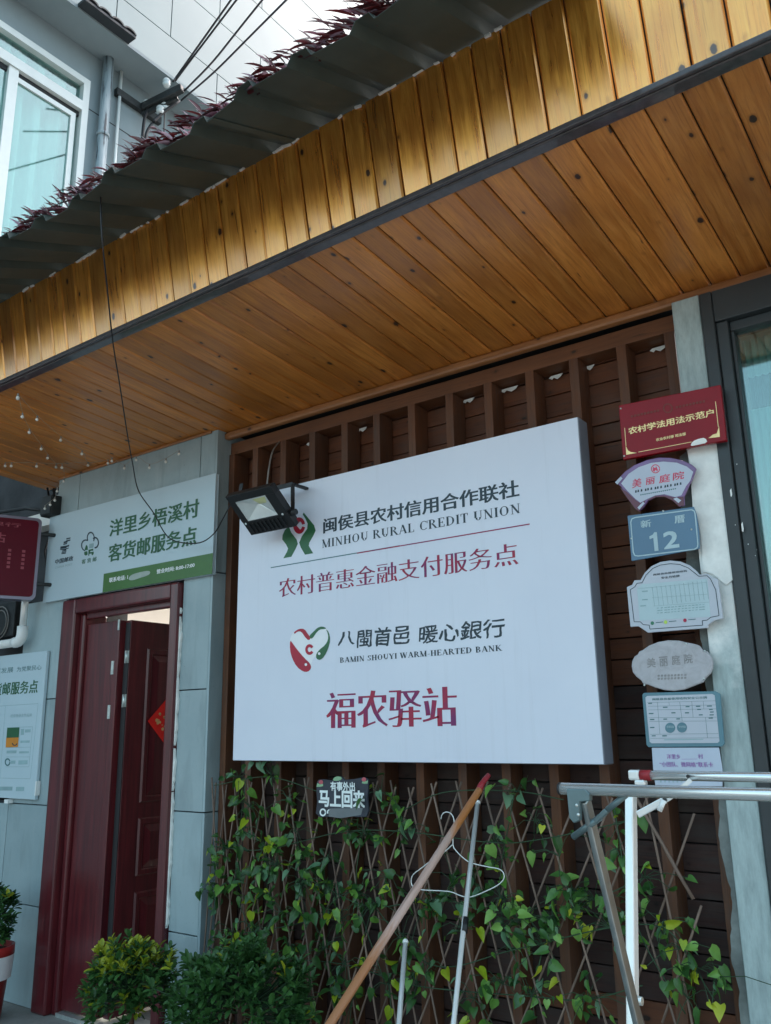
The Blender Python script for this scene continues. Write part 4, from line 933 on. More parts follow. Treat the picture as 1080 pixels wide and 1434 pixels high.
def catmull(pts, n_=8):
    pts = [Vector(p_) for p_ in pts]; q = [pts[0] * 2 - pts[1]] + pts + [pts[-1] * 2 - pts[-2]]; out = []
    for i_ in range(1, len(q) - 2):
        for k_ in range(n_):
            t_ = k_ / n_; a_, b__, c__, d_ = q[i_ - 1:i_ + 3]
            out.append(.5 * ((2 * b__) + (c__ - a_) * t_ + (2 * a_ - 5 * b__ + 4 * c__ - d_) * t_ * t_ + (3 * b__ - a_ - 3 * c__ + d_) * t_ ** 3))
    return out + [pts[-1]]
tag(build(MB().tube(catmull([P(374, 680, 2.72), P(377, 655, 2.78), P(382, 632, 2.9), P(391, 619, 3.07)]), .004, 6), 'lamp_cord', 'wire grey'), 'thin pale cord rising from the floodlight to the timber wall', 'cord')

# black cable from the roof edge over the postal sign to the floodlight
cpts = [P(141, 262, 1.62), P(143, 330, 1.60), P(150, 400, 1.72), P(158, 478, 1.95), P(168, 540, 2.2), P(178, 605, 2.45), P(186, 650, 2.7), P(194, 687, 2.88), P(215, 718, 2.90), P(232, 748, 2.90), P(250, 759, 2.90), P(280, 760, 2.90), P(300, 747, 2.88), P(312, 727, 2.82), P(322, 708, 2.70)]
tag(build(MB().tube(catmull(cpts, 5), .0032, 6), 'hanging_cable', 'cable black'), 'long black cable sagging from the roof edge across the postal sign', 'cable')

# ------------------------------------------------------------------ fairy lights under the soffit
fy = thing('fairy_lights', (-4.3, 2.6, 3.0), 'string of small clear globe lights strung under the soffit at left', 'fairy lights')
def soff(px, py): # under the soffit, on its slope
    for k_ in range(1):
        q = PZ(px, py, 3.04)
    return q
S3 = (2.571, 0, 440)
strA = [(66, 285), (82, 355), (107, 412), (150, 472), (173, 505), (203, 538), (224, 540), (231, 590), (207, 625), (199, 658), (182, 674), (163, 688)]
strB = [(66, 288), (135, 365), (220, 440), (296, 490), (318, 532), (390, 524), (404, 516), (449, 542), (491, 512), (539, 540), (598, 518), (645, 490)]
strC = [(20, 534), (42, 534), (133, 535), (203, 538), (318, 532)]
mb = MB(); bulbs = []
for st_l, hang in ((strA, 1), (strB, 0), (strC, 0)):
    pts = []
    for i_, (a_, b__) in enumerate(st_l):
        px, py = pl(S3, [(a_, b__)])[0]
        q = PZ(px, py, 3.03)
        if q.y > 2.93 or (hang and i_ >= 7): q = P(px, py, 2.90)
        pts.append(q); bulbs.append(q)
    mb.tube(catmull(pts, 5), .0012, 5)
build(mb, 'wire', 'clear wire', fy)
BM = MB().ball((0, 0, -.022), .0085, 10, 7).mesh('bulb', 'bulb clear'); BS = MB().lathe([(.003, 0), (.0045, -.004), (.004, -.015)], (0, 0, 0), 8).mesh('bulb_cap', 'wire grey')
for q in bulbs:
    o = link('bulb', BM, fy, tuple(q)); 
    e_ = bpy.data.objects.new('bulb_cap', BS); COL.objects.link(e_); e_.parent = o

# ------------------------------------------------------------------ plaques beside the post
YP = 2.965
def plaque(name, label, cat, outline, mat, y=YP, th=.012, crop=None, bevel=.002):
    pts = pl(crop, outline) if crop else outline
    w_ = [P(a_, b__, y) for a_, b__ in pts]
    cx_ = sum(q.x for q in w_) / len(w_); zb = min(q.z for q in w_)
    t = thing(name, (cx_, y + th, zb), label, cat)
    build(MB().prism([(q.x, q.z) for q in w_], y, y + th), 'plate', mat, t, bevel=bevel); return t
cP = (6.353, 860, 530)
t = plaque('red_plaque', 'dark red plaque with gold characters, topmost of the column beside the post', 'plaque', [(40, 240), (945, 55), (1000, 550), (80, 722)], 'plaque red', crop=cP, y=2.945, th=.02)
y = 2.945
def tp(body, bl, tr_, mat, crop, yy, par, **k): return text(body, pl(crop, [bl])[0], pl(crop, [tr_])[0], yy - .0009, mat, par, **k)
tp('农村学法用法示范户', (130, 500), (885, 268), 'gold leaf', cP, y, t, kx=.03, ky=.02)
tp('农业农村部 司法部', (375, 560), (637, 478), 'gold leaf', cP, y, t, kx=.03, ky=.02)
lines([(pl(cP, [a_])[0], pl(cP, [b__])[0]) for a_, b__ in (((95, 440), (107, 600)), ((218, 655), (690, 565)), ((903, 205), (928, 430)))], y, 'gold leaf', t, .002)
for q in ([(105, 600), (125, 640), (150, 655), (205, 662), (110, 680)], [(935, 425), (942, 520), (840, 532), (880, 500), (915, 490)]): shape(pl(cP, q), y, 'gold leaf', t, off=.0005, name='ornament')
shape(pl(cP, ringpoly(480, 265, 44, 32, 0, 358)), y, 'dull gold', t, off=.0004, name='ornament')
for k_ in range(9):
    for (a_, b__) in ((150 + k_ * 29, 350 - k_ * 6.5), (550 + k_ * 30, 268 - k_ * 6.5)): shape(pl(cP, [(a_, b__), (a_ + 20, b__ - 4), (a_ + 20, b__ - 24), (a_, b__ - 20)]), y, 'dull gold', t, off=.0004, name='faded_marks')
shape(pl(cP, [(678, 605), (700, 560), (760, 535), (812, 528), (836, 572), (740, 592)]), y, 'chink and patch white', t, off=.0008, name='paint_patch', smooth_=1, thick=.001)
for q in ((60, 268), (90, 690)): a_ = P(*pl(cP, [q])[0], y); build(MB().ball(a_, .004, 8, 4), 'screw', 'zinc hinge', t)
# fan-shaped plaque
y = 2.955
outer = [(8, 920), (100, 825), (180, 770), (290, 725), (400, 702), (500, 705), (600, 725), (690, 765), (730, 800), (700, 880), (660, 960), (620, 1050), (625, 1130), (580, 1140), (520, 1080), (450, 1045), (370, 1050), (300, 1085), (255, 1150), (220, 1180), (195, 1165), (130, 1080), (60, 960)]
t = plaque('fan_plaque', 'purple fan-shaped plaque with red characters under the red plaque', 'plaque', outer, 'plaque purple', crop=cP, y=y, th=.012)
shape(pl(cP, [(65, 935), (130, 850), (220, 790), (330, 752), (440, 740), (560, 750), (650, 785), (705, 830), (680, 910), (640, 960), (600, 1040), (545, 1055), (450, 1030), (370, 1040), (290, 1075), (235, 1105), (190, 1070), (120, 1000)]), y, 'plaque lilac', t, off=.0006, name='face')
shape(pl(cP, [(50, 965), (115, 1010), (190, 1080), (235, 1110), (280, 1085), (255, 1150), (220, 1180), (195, 1165), (130, 1080)]), y, 'plaque maroon', t, off=.0010, name='corner')
shape(pl(cP, [(300, 1080), (370, 1045), (450, 1040), (540, 1060), (620, 1050), (625, 1130), (580, 1140), (520, 1085), (450, 1052), (370, 1058), (305, 1088)]), y, 'plaque maroon', t, off=.0012, name='corner')
tp('美', (160, 978), (235, 885), 'ink rose', cP, y - .0008, t, kx=.02, ky=.01, skew=.15); tp('丽', (280, 950), (356, 872), 'ink rose', cP, y - .0008, t, kx=.02, ky=.01, skew=.15)
tp('庭', (400, 935), (490, 845), 'ink rose', cP, y - .0008, t, kx=.02, ky=.01, skew=.15); tp('院', (522, 910), (615, 822), 'ink rose', cP, y - .0008, t, kx=.02, ky=.01, skew=.15)
shape(pl(cP, ringpoly(370, 805, 40, 32, 0, 356)), y, 'ink rose', t, off=.0009, name='emblem')
shape(pl(cP, [(345, 820), (350, 785), (368, 800), (375, 778), (392, 815), (385, 830), (372, 812), (360, 832)]), y, 'ink rose', t, off=.0009, name='emblem')
for k_ in range(15):
    a_ = 180 + k_ * 29 + (8 if k_ % 3 == 0 else 0); b__ = 1018 - k_ * 5; shape(pl(cP, [(a_, b__), (a_ + 16, b__ - 3), (a_ + 14, b__ - 24), (a_ + 2, b__ - 22)]), y, 'ink dark', t, off=.0009, name='small_print')
for k_ in range(18):
    a_ = 235 + k_ * 18; b__ = 1042 - k_ * 3.2; shape(pl(cP, [(a_, b__), (a_ + 12, b__ - 2), (a_ + 12, b__ - 12), (a_, b__ - 10)]), y, 'ink teal', t, off=.0009, name='small_print')
for q in ([(12, 925), (62, 875), (78, 890), (32, 945)], [(210, 1150), (262, 1098), (275, 1112), (228, 1168)], [(530, 1072), (560, 1060), (600, 1085), (575, 1110)]): shape(pl(cP, q), y, 'plaque lilac', t, off=.0022, name='corner_mark')
# torn white paint around the post, crossing the fan plaque
def torn(pts, y, th=.002):
    return shape(pts, y, 'chink and patch white', po, name='paint_patch', thick=th)
torn(pl(cP, [(655, 650), (690, 625), (930, 580), (975, 605), (975, 720), (985, 760), (975, 930), (1005, 1210), (705, 1210), (700, 1100), (690, 960), (705, 830), (670, 730)]), 2.998, .004)
cQ = (6.353, 860, 700)
torn(pl(cQ, [(705, 0), (1000, 0), (1040, 260), (1060, 420), (1075, 700), (1000, 760), (950, 720), (880, 660), (800, 640), (790, 540), (785, 420), (770, 280), (745, 150)]), 2.9975, .004)
torn(pl(cQ, [(905, 40), (1080, 600), (1062, 820), (980, 600), (955, 300)]) , 2.9965, .003) if False else None
# blue number plate
y = 2.955
t = plaque('house_number_plate', 'blue house number plate reading 12, third plaque down beside the post', 'number plate', [(118, 140), (710, 60), (735, 130), (760, 300), (762, 430), (740, 440), (155, 545)], 'plaque blue', crop=cQ, y=y, th=.006)
shape(pl(cQ, []) or [(0, 0)] * 3, y, 'blue print', t) if False else None
def frame_line(pts, y, mat, par, th=.0022, off=.0004, closed=True):
    n_ = len(pts); return lines([(pts[i_], pts[(i_ + 1) % n_]) for i_ in range(n_ if closed else n_ - 1)], y, mat, par, th, off, name='border')
frame_line(pl(cQ, [(150, 200), (158, 170), (190, 157), (690, 88), (715, 100), (722, 125), (748, 395), (742, 425), (715, 440), (215, 500), (185, 495), (172, 465)]), y, 'blue print', t, .004)
tp('新', (240, 252), (328, 172), 'blue print', cQ, y, t, kx=.03, ky=.02); tp('厝', (540, 212), (627, 130), 'blue print', cQ, y, t, kx=.03, ky=.02)
shape(pl(cQ, [(315, 325), (345, 310), (360, 288), (382, 288), (397, 452), (362, 457), (351, 338), (318, 350)]), y, 'blue print', t, off=.0006, name='character'); tp('2', (448, 440), (567, 268), 'blue print', cQ, y, t, kx=.028, ky=.028)
for q in ((155, 343), (437, 100), (688, 262)): a_ = P(*pl(cQ, [q])[0], y); build(MB().ball(a_, .004, 8, 4), 'screw', 'zinc hinge', t)
# white inspection plaque
y = 2.958
out = [(112, 775), (160, 755), (180, 715), (235, 712), (270, 650), (330, 590), (410, 552), (500, 538), (590, 548), (670, 580), (730, 630), (760, 665), (830, 655), (870, 690), (920, 700), (945, 860), (968, 1055), (890, 1075), (840, 1110), (832, 1140), (300, 1182), (285, 1170), (240, 1140), (215, 1125), (145, 1130)]
t = plaque('inspection_plaque', 'white crest-shaped inspection plaque with an arched top and faint table', 'plaque', out, 'plaque white', crop=cQ, y=y, th=.010)
inn = [(145, 800), (185, 775), (205, 742), (250, 738), (285, 670), (345, 610), (415, 580), (500, 568), (585, 575), (660, 605), (715, 648), (755, 680), (828, 675), (860, 705), (905, 800), (935, 1030), (860, 1045), (830, 1070), (785, 1075), (790, 1115), (320, 1150), (315, 1115), (260, 1110), (235, 1085), (180, 1085)]
frame_line(pl(cQ, inn), y, 'ink dark', t, .0022)
shape(pl(cQ, [(205, 790), (250, 750), (830, 700), (860, 1040), (230, 1075)]), y, 'form print', t, off=.0002, name='form')
tp('闽侯县房屋使用结构', (350, 675), (648, 622), 'ink dark', cQ, y - .0004, t, kx=.02, ky=.01); tp('安全月检牌', (420, 705), (583, 665), 'ink dark', cQ, y - .0004, t, kx=.02, ky=.01)
sg_ = [((340 + k_ * 40, 775 - k_ * 5), (362 + k_ * 40, 945 - k_ * 5)) for k_ in range(13)] + [((215, 790), (820, 735)), ((340, 870), (830, 840)), ((350, 945), (845, 910))]
lines([(pl(cQ, [a_])[0], pl(cQ, [b__])[0]) for a_, b__ in sg_], y, 'ink faint', t, .0009, off=.001)
for r_ in range(3):
    for k_ in range(14):
        a_ = 385 + k_ * 31 + rnd.randint(-3, 3); b__ = 968 - k_ * 2.5 + r_ * 22; shape(pl(cQ, [(a_, b__), (a_ + rnd.randint(12, 26), b__ - 2), (a_ + 20, b__ - 10), (a_, b__ - 8)]), y, 'ink faint', t, off=.001, name='small_print')
for q in ((250, 820), (250, 895), (235, 950)): shape(pl(cQ, [q, (q[0] + 50, q[1] - 4), (q[0] + 50, q[1] - 14), (q[0], q[1] - 10)]), y, 'ink faint', t, off=.001, name='small_print')
for (a_, b__, mm) in ((342, 1097, 'dot green'), (460, 1088, 'dot yellow'), (632, 1072, 'dot red')):
    q = pl(cQ, [(a_, b__)])[0]; shape(oval_pts(q[0], q[1], 2.4, 2.6, 16), y, mm, t, off=.001, name='dot')
    shape(pl(cQ, [(a_ + 30, b__ - 2), (a_ + 95, b__ - 8), (a_ + 95, b__ - 14), (a_ + 30, b__ - 8)]), y, 'ink teal', t, off=.001, name='small_print')
# oval weathered plaque
cR = (6.235, 860, 880); y = 2.958
out = [(150, 330), (155, 285), (175, 245), (205, 225), (215, 200), (245, 190), (300, 150), (380, 118), (470, 102), (560, 105), (650, 125), (700, 135), (745, 150), (770, 190), (810, 200), (845, 245), (862, 300), (858, 350), (840, 395), (800, 430), (775, 470), (700, 500), (610, 535), (520, 547), (440, 540), (360, 518), (290, 490), (255, 490), (235, 455), (190, 420), (160, 380)]
t = plaque('oval_plaque', 'weathered grey oval plaque with worn relief lettering, between two printed plaques', 'plaque', out, 'weathered stone', crop=cR, y=y, th=.016, bevel=.005)
for k_, ch in enumerate('美丽庭院'): tp(ch, (290 + k_ * 108, 345 - k_ * 12), (358 + k_ * 108, 255 - k_ * 12), 'stone relief', cR, y, t, kx=.03, ky=.02)
for r_ in range(2):
    for k_ in range(9):
        a_ = 380 + k_ * 29; b__ = 425 + r_ * 26 - k_; shape(pl(cR, [(a_, b__), (a_ + 20, b__ - 2), (a_ + 20, b__ - 22), (a_, b__ - 20)]), y, 'stone relief', t, name='worn_mark', smooth_=1, thick=.001)
for q in ((785, 440), (265, 495), (630, 135), (790, 198)): a_ = P(*pl(cR, [q])[0], y); build(MB().ball(a_, .004, 8, 4), 'screw', 'zinc hinge', t)
# teal framed table plaque
t = plaque('safety_form_plaque', 'teal framed white form plaque with two round stamps, below the oval plaque', 'plaque', [(245, 580), (260, 562), (880, 548), (925, 570), (962, 1010), (940, 1032), (300, 1038), (282, 1018)], 'plaque teal', crop=cR, y=y, th=.010)
shape(pl(cR, [(275, 605), (290, 590), (860, 573), (880, 585), (922, 985), (905, 1000), (330, 1003), (312, 990)]), y, 'plaque white', t, off=.0006, name='form')
tp('闽侯县房屋使用结构安全公示牌', (335, 630), (812, 592), 'ink teal', cR, y - .001, t, kx=.02, ky=.01)
sg_ = [((292, 648), (885, 632)), ((298, 680), (890, 668)), ((300, 712), (893, 702)), ((305, 780), (897, 775)), ((310, 812), (900, 808)), ((318, 925), (912, 918)), ((320, 960), (916, 955)), ((380, 645), (402, 925)), ((480, 642), (484, 672)), ((575, 642), (597, 808)), ((680, 638), (692, 775)), ((780, 635), (786, 705)), ((800, 775), (818, 955))]
lines([(pl(cR, [a_])[0], pl(cR, [b__])[0]) for a_, b__ in sg_], y, 'ink teal', t, .0008, off=.0012)
for k_ in range(40):
    a_, b__ = rnd.choice([(300, 660), (430, 693), (520, 690), (620, 688), (720, 685), (815, 683), (305, 748), (430, 745), (500, 742), (545, 740), (620, 742), (720, 712), (722, 735), (745, 760), (820, 712), (830, 735), (835, 760), (312, 800), (430, 797), (540, 795), (640, 793), (740, 790), (825, 788), (315, 835), (318, 870), (320, 900), (330, 943), (420, 943), (460, 940)]); a_ += rnd.randint(-3, 12)
    shape(pl(cR, [(a_, b__), (a_ + 32, b__ - 1), (a_ + 32, b__ - 10), (a_, b__ - 9)]), y, 'ink teal', t, off=.0012 + .00002 * k_, name='small_print')
for q in ((492, 868), (595, 865)): a_ = pl(cR, [q])[0]; shape(oval_pts(a_[0], a_[1], 7.0, 7.2, 24), y, 'plaque teal', t, off=.0022, name='stamp')
tp('日常巡查', (462, 868), (522, 848), 'form print', cR, y - .003, t, kx=0, ky=0); tp('安全检查', (565, 868), (625, 848), 'form print', cR, y - .003, t, kx=0, ky=0)
shape(pl(cR, [(440, 977), (780, 972), (780, 964), (440, 968)]), y, 'ink faint', t, off=.0012, name='small_print')
# contact card
t = plaque('contact_card', 'pale contact card with violet characters behind the drying rack bar', 'card', [(328, 1042), (915, 1040), (945, 1225), (945, 1380), (360, 1380), (340, 1225)], 'card white', crop=cR, y=y + .002, th=.006)
tp('洋里乡', (462, 1140), (575, 1098), 'ink violet', cR, y + .001, t, kx=.01, ky=0); tp('村', (735, 1138), (775, 1096), 'ink violet', cR, y + .001, t, kx=.01, ky=0)
tp('“小团队、微网格”联系卡', (400, 1208), (862, 1168), 'ink violet', cR, y + .001, t, kx=.01, ky=0)
lines([(pl(cR, [(590, 1142)])[0], pl(cR, [(728, 1140)])[0])], y + .002, 'ink violet', t, .0008)
for k_ in range(8): shape(pl(cR, [(405 + k_ * 36, 1345), (415 + k_ * 36, 1345), (415 + k_ * 36, 1322), (405 + k_ * 36, 1322)]), y + .002, 'ink faint', t, off=.0005, name='small_print')

# small slate notice
cS = (10.8, 430, 1080); y = 2.93
out = [(145, 180), (170, 130), (250, 120), (380, 140), (440, 90), (520, 80), (560, 130), (700, 120), (860, 90), (925, 120), (925, 260), (910, 400), (930, 600), (900, 690), (760, 695), (640, 680), (520, 715), (400, 685), (200, 700), (130, 640), (150, 460), (140, 300)]
t = plaque('slate_notice', 'small black slate notice with chalk characters hung on the trellis under the sign', 'notice', out, 'slate board', crop=cS, y=y, th=.01)
tp('有事外出', (355, 295), (725, 165), 'chalk white', cS, y, t, kx=.03, ky=.025); tp('马上回来', (178, 535), (872, 295), 'chalk white', cS, y, t, kx=.04, ky=.035)
shape(pl(cS, [(340, 565), (850, 555), (820, 660), (640, 690), (510, 710), (330, 685)]), y, 'slate tape', t, off=.0006, name='tape')
shape(pl(cS, ringpoly(243, 622, 50, 30, 0, 350, ey=1.2)), y, 'chalk white', t, off=.0006, name='drawing'); shape(pl(cS, [(305, 640), (325, 640), (325, 600), (360, 580), (330, 575), (305, 600)]), y, 'chalk white', t, off=.0006, name='drawing')
shape(pl(cS, [(390, 140), (410, 95), (470, 75), (530, 90), (520, 130), (460, 148)]), y, 'leaf print', t, off=.0006, name='painted_leaf', smooth_=1)
for q in ([(145, 235), (160, 180), (200, 200), (245, 190), (245, 225), (200, 235)], [(830, 180), (850, 140), (880, 150), (925, 140), (920, 185), (870, 190)]): shape(pl(cS, q), y, 'leaf print', t, off=.0006, name='painted_leaf')
for q in ((215, 165), (865, 125)): a_ = pl(cS, [q])[0]; shape(oval_pts(a_[0], a_[1], 3.2, 3.0, 10), y, 'flower print', t, off=.0012, name='painted_flower')

# ------------------------------------------------------------------ willow trellis
YT = 2.985
tr = thing('willow_trellis', (-2.1, YT, 0.1), 'expanding willow lattice of thin crossed rods below the white sign', 'trellis')
def rod(a_, b__, r_=.0042, y=YT):
    a_, b__ = Vector((a_[0], y, a_[1])), Vector((b__[0], y + rnd.uniform(-.002, .002), b__[1])); L = (b__ - a_).length
    mid = (a_ + b__) / 2; n_ = 5
    mb = MB(); pts = []
    for i_ in range(n_): pts.append(Vector((rnd.uniform(-.003, .003) if 0 < i_ < n_ - 1 else 0, 0, L * (i_ / (n_ - 1) - .5))))
    mb.tube(pts, r_, 6); o = link('rod', mb.mesh('rod', 'willow rod'), tr, tuple(mid)); o.rotation_mode = 'QUATERNION'; o.rotation_quaternion = (a_ - b__).to_track_quat('Z', 'Y')
tops = [-3.256, -3.181, -3.103, -3.012, -2.915, -2.842, -2.749, -2.654, -2.55, -2.45, -2.36, -2.27, -2.177, -2.087, -1.975, -1.858, -1.738, -1.639, -1.507, -1.37, -1.24, -1.10]
for x in tops:
    f = min(1, (x + 3.26) / 1.6); L = 1.15
    s1 = .10 + .10 * f; s2 = -(.16 + .34 * f)
    rod((x, 1.235 + rnd.uniform(-.02, .02)), (min(-.95, x + s1 * L * 1.4), .07), y=YT)
    rod((x + .02, 1.235 + rnd.uniform(-.03, .02)), (max(-3.3, x + s2 * L), .07), y=YT + .010)
rod((-1.14, 1.235), (-.966, .905), .006, y=YT - .008); rod((-.941, 1.167), (-1.20, .60), y=YT + .01); rod((-.948, .885), (-1.11, .52), y=YT + .01)
# ivy on it
iv = thing('ivy', (-2.1, YT - .03, .1), 'heart-leaved ivy garlands with yellow-green leaves threaded through the lattice', 'ivy')
IM = {mm: [leaf_mesh('leaf', .054, .043, mm, 'heart'), leaf_mesh('leaf', .062, .034, mm, 'heart'), leaf_mesh('leaf', .046, .030, mm, 'heart')] for mm in ('ivy dark', 'ivy mid', 'ivy pale', 'ivy yellow')}
CL = [(330, 1090, 7), (375, 1085, 5), (345, 1130, 8), (400, 1120, 6), (310, 1190, 9), (370, 1190, 8), (330, 1230, 8), (300, 1250, 9), (385, 1210, 10), (420, 1200, 7), (480, 1160, 7), (510, 1170, 8), (550, 1140, 6), (420, 1240, 10), (450, 1240, 10), (500, 1250, 10), (470, 1290, 9),
      (430, 1290, 9), (520, 1270, 7), (390, 1280, 8), (590, 1270, 8), (620, 1260, 8), (570, 1160, 5), (660, 1240, 6), (630, 1235, 6), (690, 1210, 6), (720, 1110, 5), (745, 1150, 5), (700, 1260, 9), (730, 1290, 10), (770, 1290, 11), (800, 1250, 8), (830, 1260, 9), (760, 1330, 8),
      (720, 1330, 6), (690, 1180, 6), (850, 1300, 8), (890, 1290, 7), (930, 1300, 7), (950, 1330, 6), (975, 1360, 6), (1000, 1370, 5), (700, 1380, 7), (740, 1395, 8), (600, 1350, 6), (580, 1380, 7), (540, 1380, 8), (480, 1350, 8), (450, 1330, 8), (400, 1330, 9), (350, 1300, 8), (320, 1310, 8),
      (660, 1400, 7), (820, 1400, 8), (900, 1230, 6), (860, 1190, 5), (960, 1400, 5), (490, 1400, 7), (430, 1400, 6), (875, 1150, 3), (780, 1200, 3), (340, 1160, 6), (300, 1210, 6), (360, 1260, 7), (455, 1200, 5), (540, 1230, 6), (360, 1225, 6), (410, 1165, 5), (640, 1300, 5), (560, 1310, 5), (530, 1110, 4)]
items = []; vine = MB(); vpts = {}
for (px, py, n_) in CL:
    c_ = P(px, py, YT - .03)
    for k_ in range(int(n_ * 2.1)):
        q = c_ + Vector((rnd.gauss(0, .052), rnd.uniform(-.035, .05), rnd.gauss(0, .040)))
        u = rnd.random(); mm = 'ivy dark' if u < .55 else 'ivy mid' if u < .80 else 'ivy pale' if u < .87 else 'ivy yellow'
        rz, rx, ry = rnd.gauss(0, .9), rnd.gauss(-.35, .7), rnd.gauss(0, .8)
        mw = Matrix.Translation(q) @ Matrix.Rotation(rz, 4, 'Z') @ Matrix.Rotation(rx, 4, 'X') @ Matrix.Rotation(ry, 4, 'Y') @ Matrix.Scale(rnd.uniform(.4, 1.1), 4)
        items.append((rnd.choice(IM[mm]), mw)); vine.tube([q, q + (c_ - q) * .5 + Vector((0, .01, .015)), c_ + Vector((0, .02, 0))], .0013, 4, cap=False)
leafy(iv, items, 'leaf')
for row in ([(300, 1100), (375, 1088), (450, 1110), (540, 1140), (620, 1110), (720, 1108), (790, 1120)], [(300, 1185), (370, 1190), (480, 1165), (570, 1165), (690, 1180), (760, 1175), (880, 1150)],
            [(290, 1250), (385, 1210), (450, 1240), (520, 1270), (620, 1260), (730, 1290), (830, 1260), (900, 1230)], [(320, 1310), (430, 1290), (500, 1250), (600, 1350), (720, 1330), (850, 1300), (930, 1300), (975, 1360), (1000, 1400)],
            [(350, 1340), (480, 1350), (580, 1380), (740, 1395), (820, 1400), (900, 1380)], [(345, 1090), (330, 1230), (350, 1300), (400, 1400)], [(510, 1150), (500, 1250), (540, 1380)], [(720, 1110), (700, 1260), (740, 1395)], [(860, 1130), (890, 1290), (960, 1420)]):
    vine.tube(catmull([P(a_, b__, YT - .012 + rnd.uniform(-.01, .012)) for a_, b__ in row], 6), .0022, 5)
build(vine, 'vine', 'stem green', iv)

# ------------------------------------------------------------------ hanger, stick, steel poles
cH = (3.833, 540, 1060); yh = 2.90
hp = pl(cH, [(297, 335), (305, 308), (325, 296), (350, 303), (366, 330), (368, 370), (362, 470), (385, 510), (430, 552), (470, 572), (560, 592), (605, 600), (632, 620), (635, 655), (600, 690), (540, 720), (480, 745), (440, 753), (395, 742), (340, 722), (200, 714), (150, 700), (138, 665), (150, 630), (200, 592), (250, 552), (310, 515), (350, 480), (362, 470)])
tag(build(MB().tube(catmull([P(a_, b__, yh) for a_, b__ in hp], 3), .0022, 6), 'wire_hanger', 'painted steel'), 'bent white wire coat hanger hooked on the lattice behind the broomstick', 'coat hanger')
bs = thing('broomstick', (-1.2, 1.0, 0), 'long wooden broomstick with red tip leaning against the white sign', 'broomstick')
A_ = P(688, 1080, 2.80); B_ = P(467, 1430, 1.95); dd = (B_ - A_)
tt = (A_.z - 0.0) / (A_.z - B_.z); G_ = A_ + dd * tt
def stick(a_, b__, r0, r1, nm, mat, par):
    L = (b__ - a_).length; mb = MB(); mb.tube([Vector((0, 0, L / 2)), Vector((.004, 0, L / 6)), Vector((.003, .002, -L / 6)), Vector((0, 0, -L / 2))], r0, 14, r2=r1)
    o = link(nm, mb.mesh(nm, mat), par, tuple((a_ + b__) / 2)); o.rotation_mode = 'QUATERNION'; o.rotation_quaternion = (a_ - b__).to_track_quat('Z', 'Y'); return o
tip = A_ + dd * .10; t0 = A_ + dd * .02
stick(t0, tip, .0085, .0125, 'tip', 'red plastic', bs); stick(tip, G_, .0125, .0145, 'shaft', 'stick paint', bs)
for i_, (a_, b__, lab, ht) in enumerate((((669, 1124), (637, 1434), 'long thin chrome pole leaning on the lattice right of the broomstick', 1), ((568, 1319), (560, 1434), 'short chrome pole with rounded white end, lower left of the broomstick', 0))):
    y0_, y1_ = (2.90, 2.35) if i_ == 0 else (2.60, 2.42)
    A_ = P(*a_, y0_); B_ = P(*b__, y1_); k_ = A_.z / (A_.z - B_.z); G_ = A_ + (B_ - A_) * k_
    t = thing('steel_pole', tuple(G_), lab, 'pole', 'chrome poles leaning by the lattice')
    stick(A_, G_, .0085, .0085, 'shaft', 'painted steel', t); build(MB().ball(A_, .0105, 10, 6), 'end_cap', 'white plastic', t)
    if i_ == 0:
        q = A_ + (G_ - A_) * .28; build(MB().tube([q, q + (G_ - A_).normalized() * .05], .0105, 10), 'collar', 'lamp black', t)

# ------------------------------------------------------------------ folding drying rack
rk = thing('drying_rack', (-.3, 1.9, 0), 'folding stainless steel clothes drying rack with crossed legs in front of the plaques', 'drying rack')
yA, yB = 1.70, 2.08; zA = 1.327; zB = 1.336; xL = -.79
build(MB().tube([(xL - .015, yA, zA), (.7, yA, zA)], .0118, 18), 'rail', 'stainless', rk)
build(MB().tube([(xL - .017, yA, zA), (xL - .013, yA, zA)], .0125, 18), 'end_cap', 'lamp black', rk)
build(MB().tube([(-.36, yA, zA), (.0, yA, zA)], .0130, 18), 'sleeve', 'stainless', rk)
xr = P(895, 1086, yB).x
build(MB().tube([(xr + .03, yB, zB), (-.185, yB, zB)], .0112, 18), 'rail', 'stainless', rk)
build(MB().tube([(xr + .004, yB, zB), (xr + .03, yB, zB)], .0122, 14), 'collar', 'red plastic', rk)
build(MB().box(xL - .01, xr + .004, yB - .012, yB + .012, zB - .012, zB + .012), 'corner_joint', 'painted steel', rk, bevel=.005)
build(MB().box(xL + .004, xL + .030, yB - .012, yB + .012, zB - .045, zB - .01), 'corner_joint', 'painted steel', rk, bevel=.005)
build(MB().tube([(-.2, yB, zB), (-.12, yB, zB)], .02, 14), 'rail_cap', 'white plastic', rk)
q = P(963, 1083, yB - .013); build(MB().tube([(q.x, yB - .014, zB), (q.x, yB - .008, zB)], .004, 10), 'rivet', 'lamp black', rk)
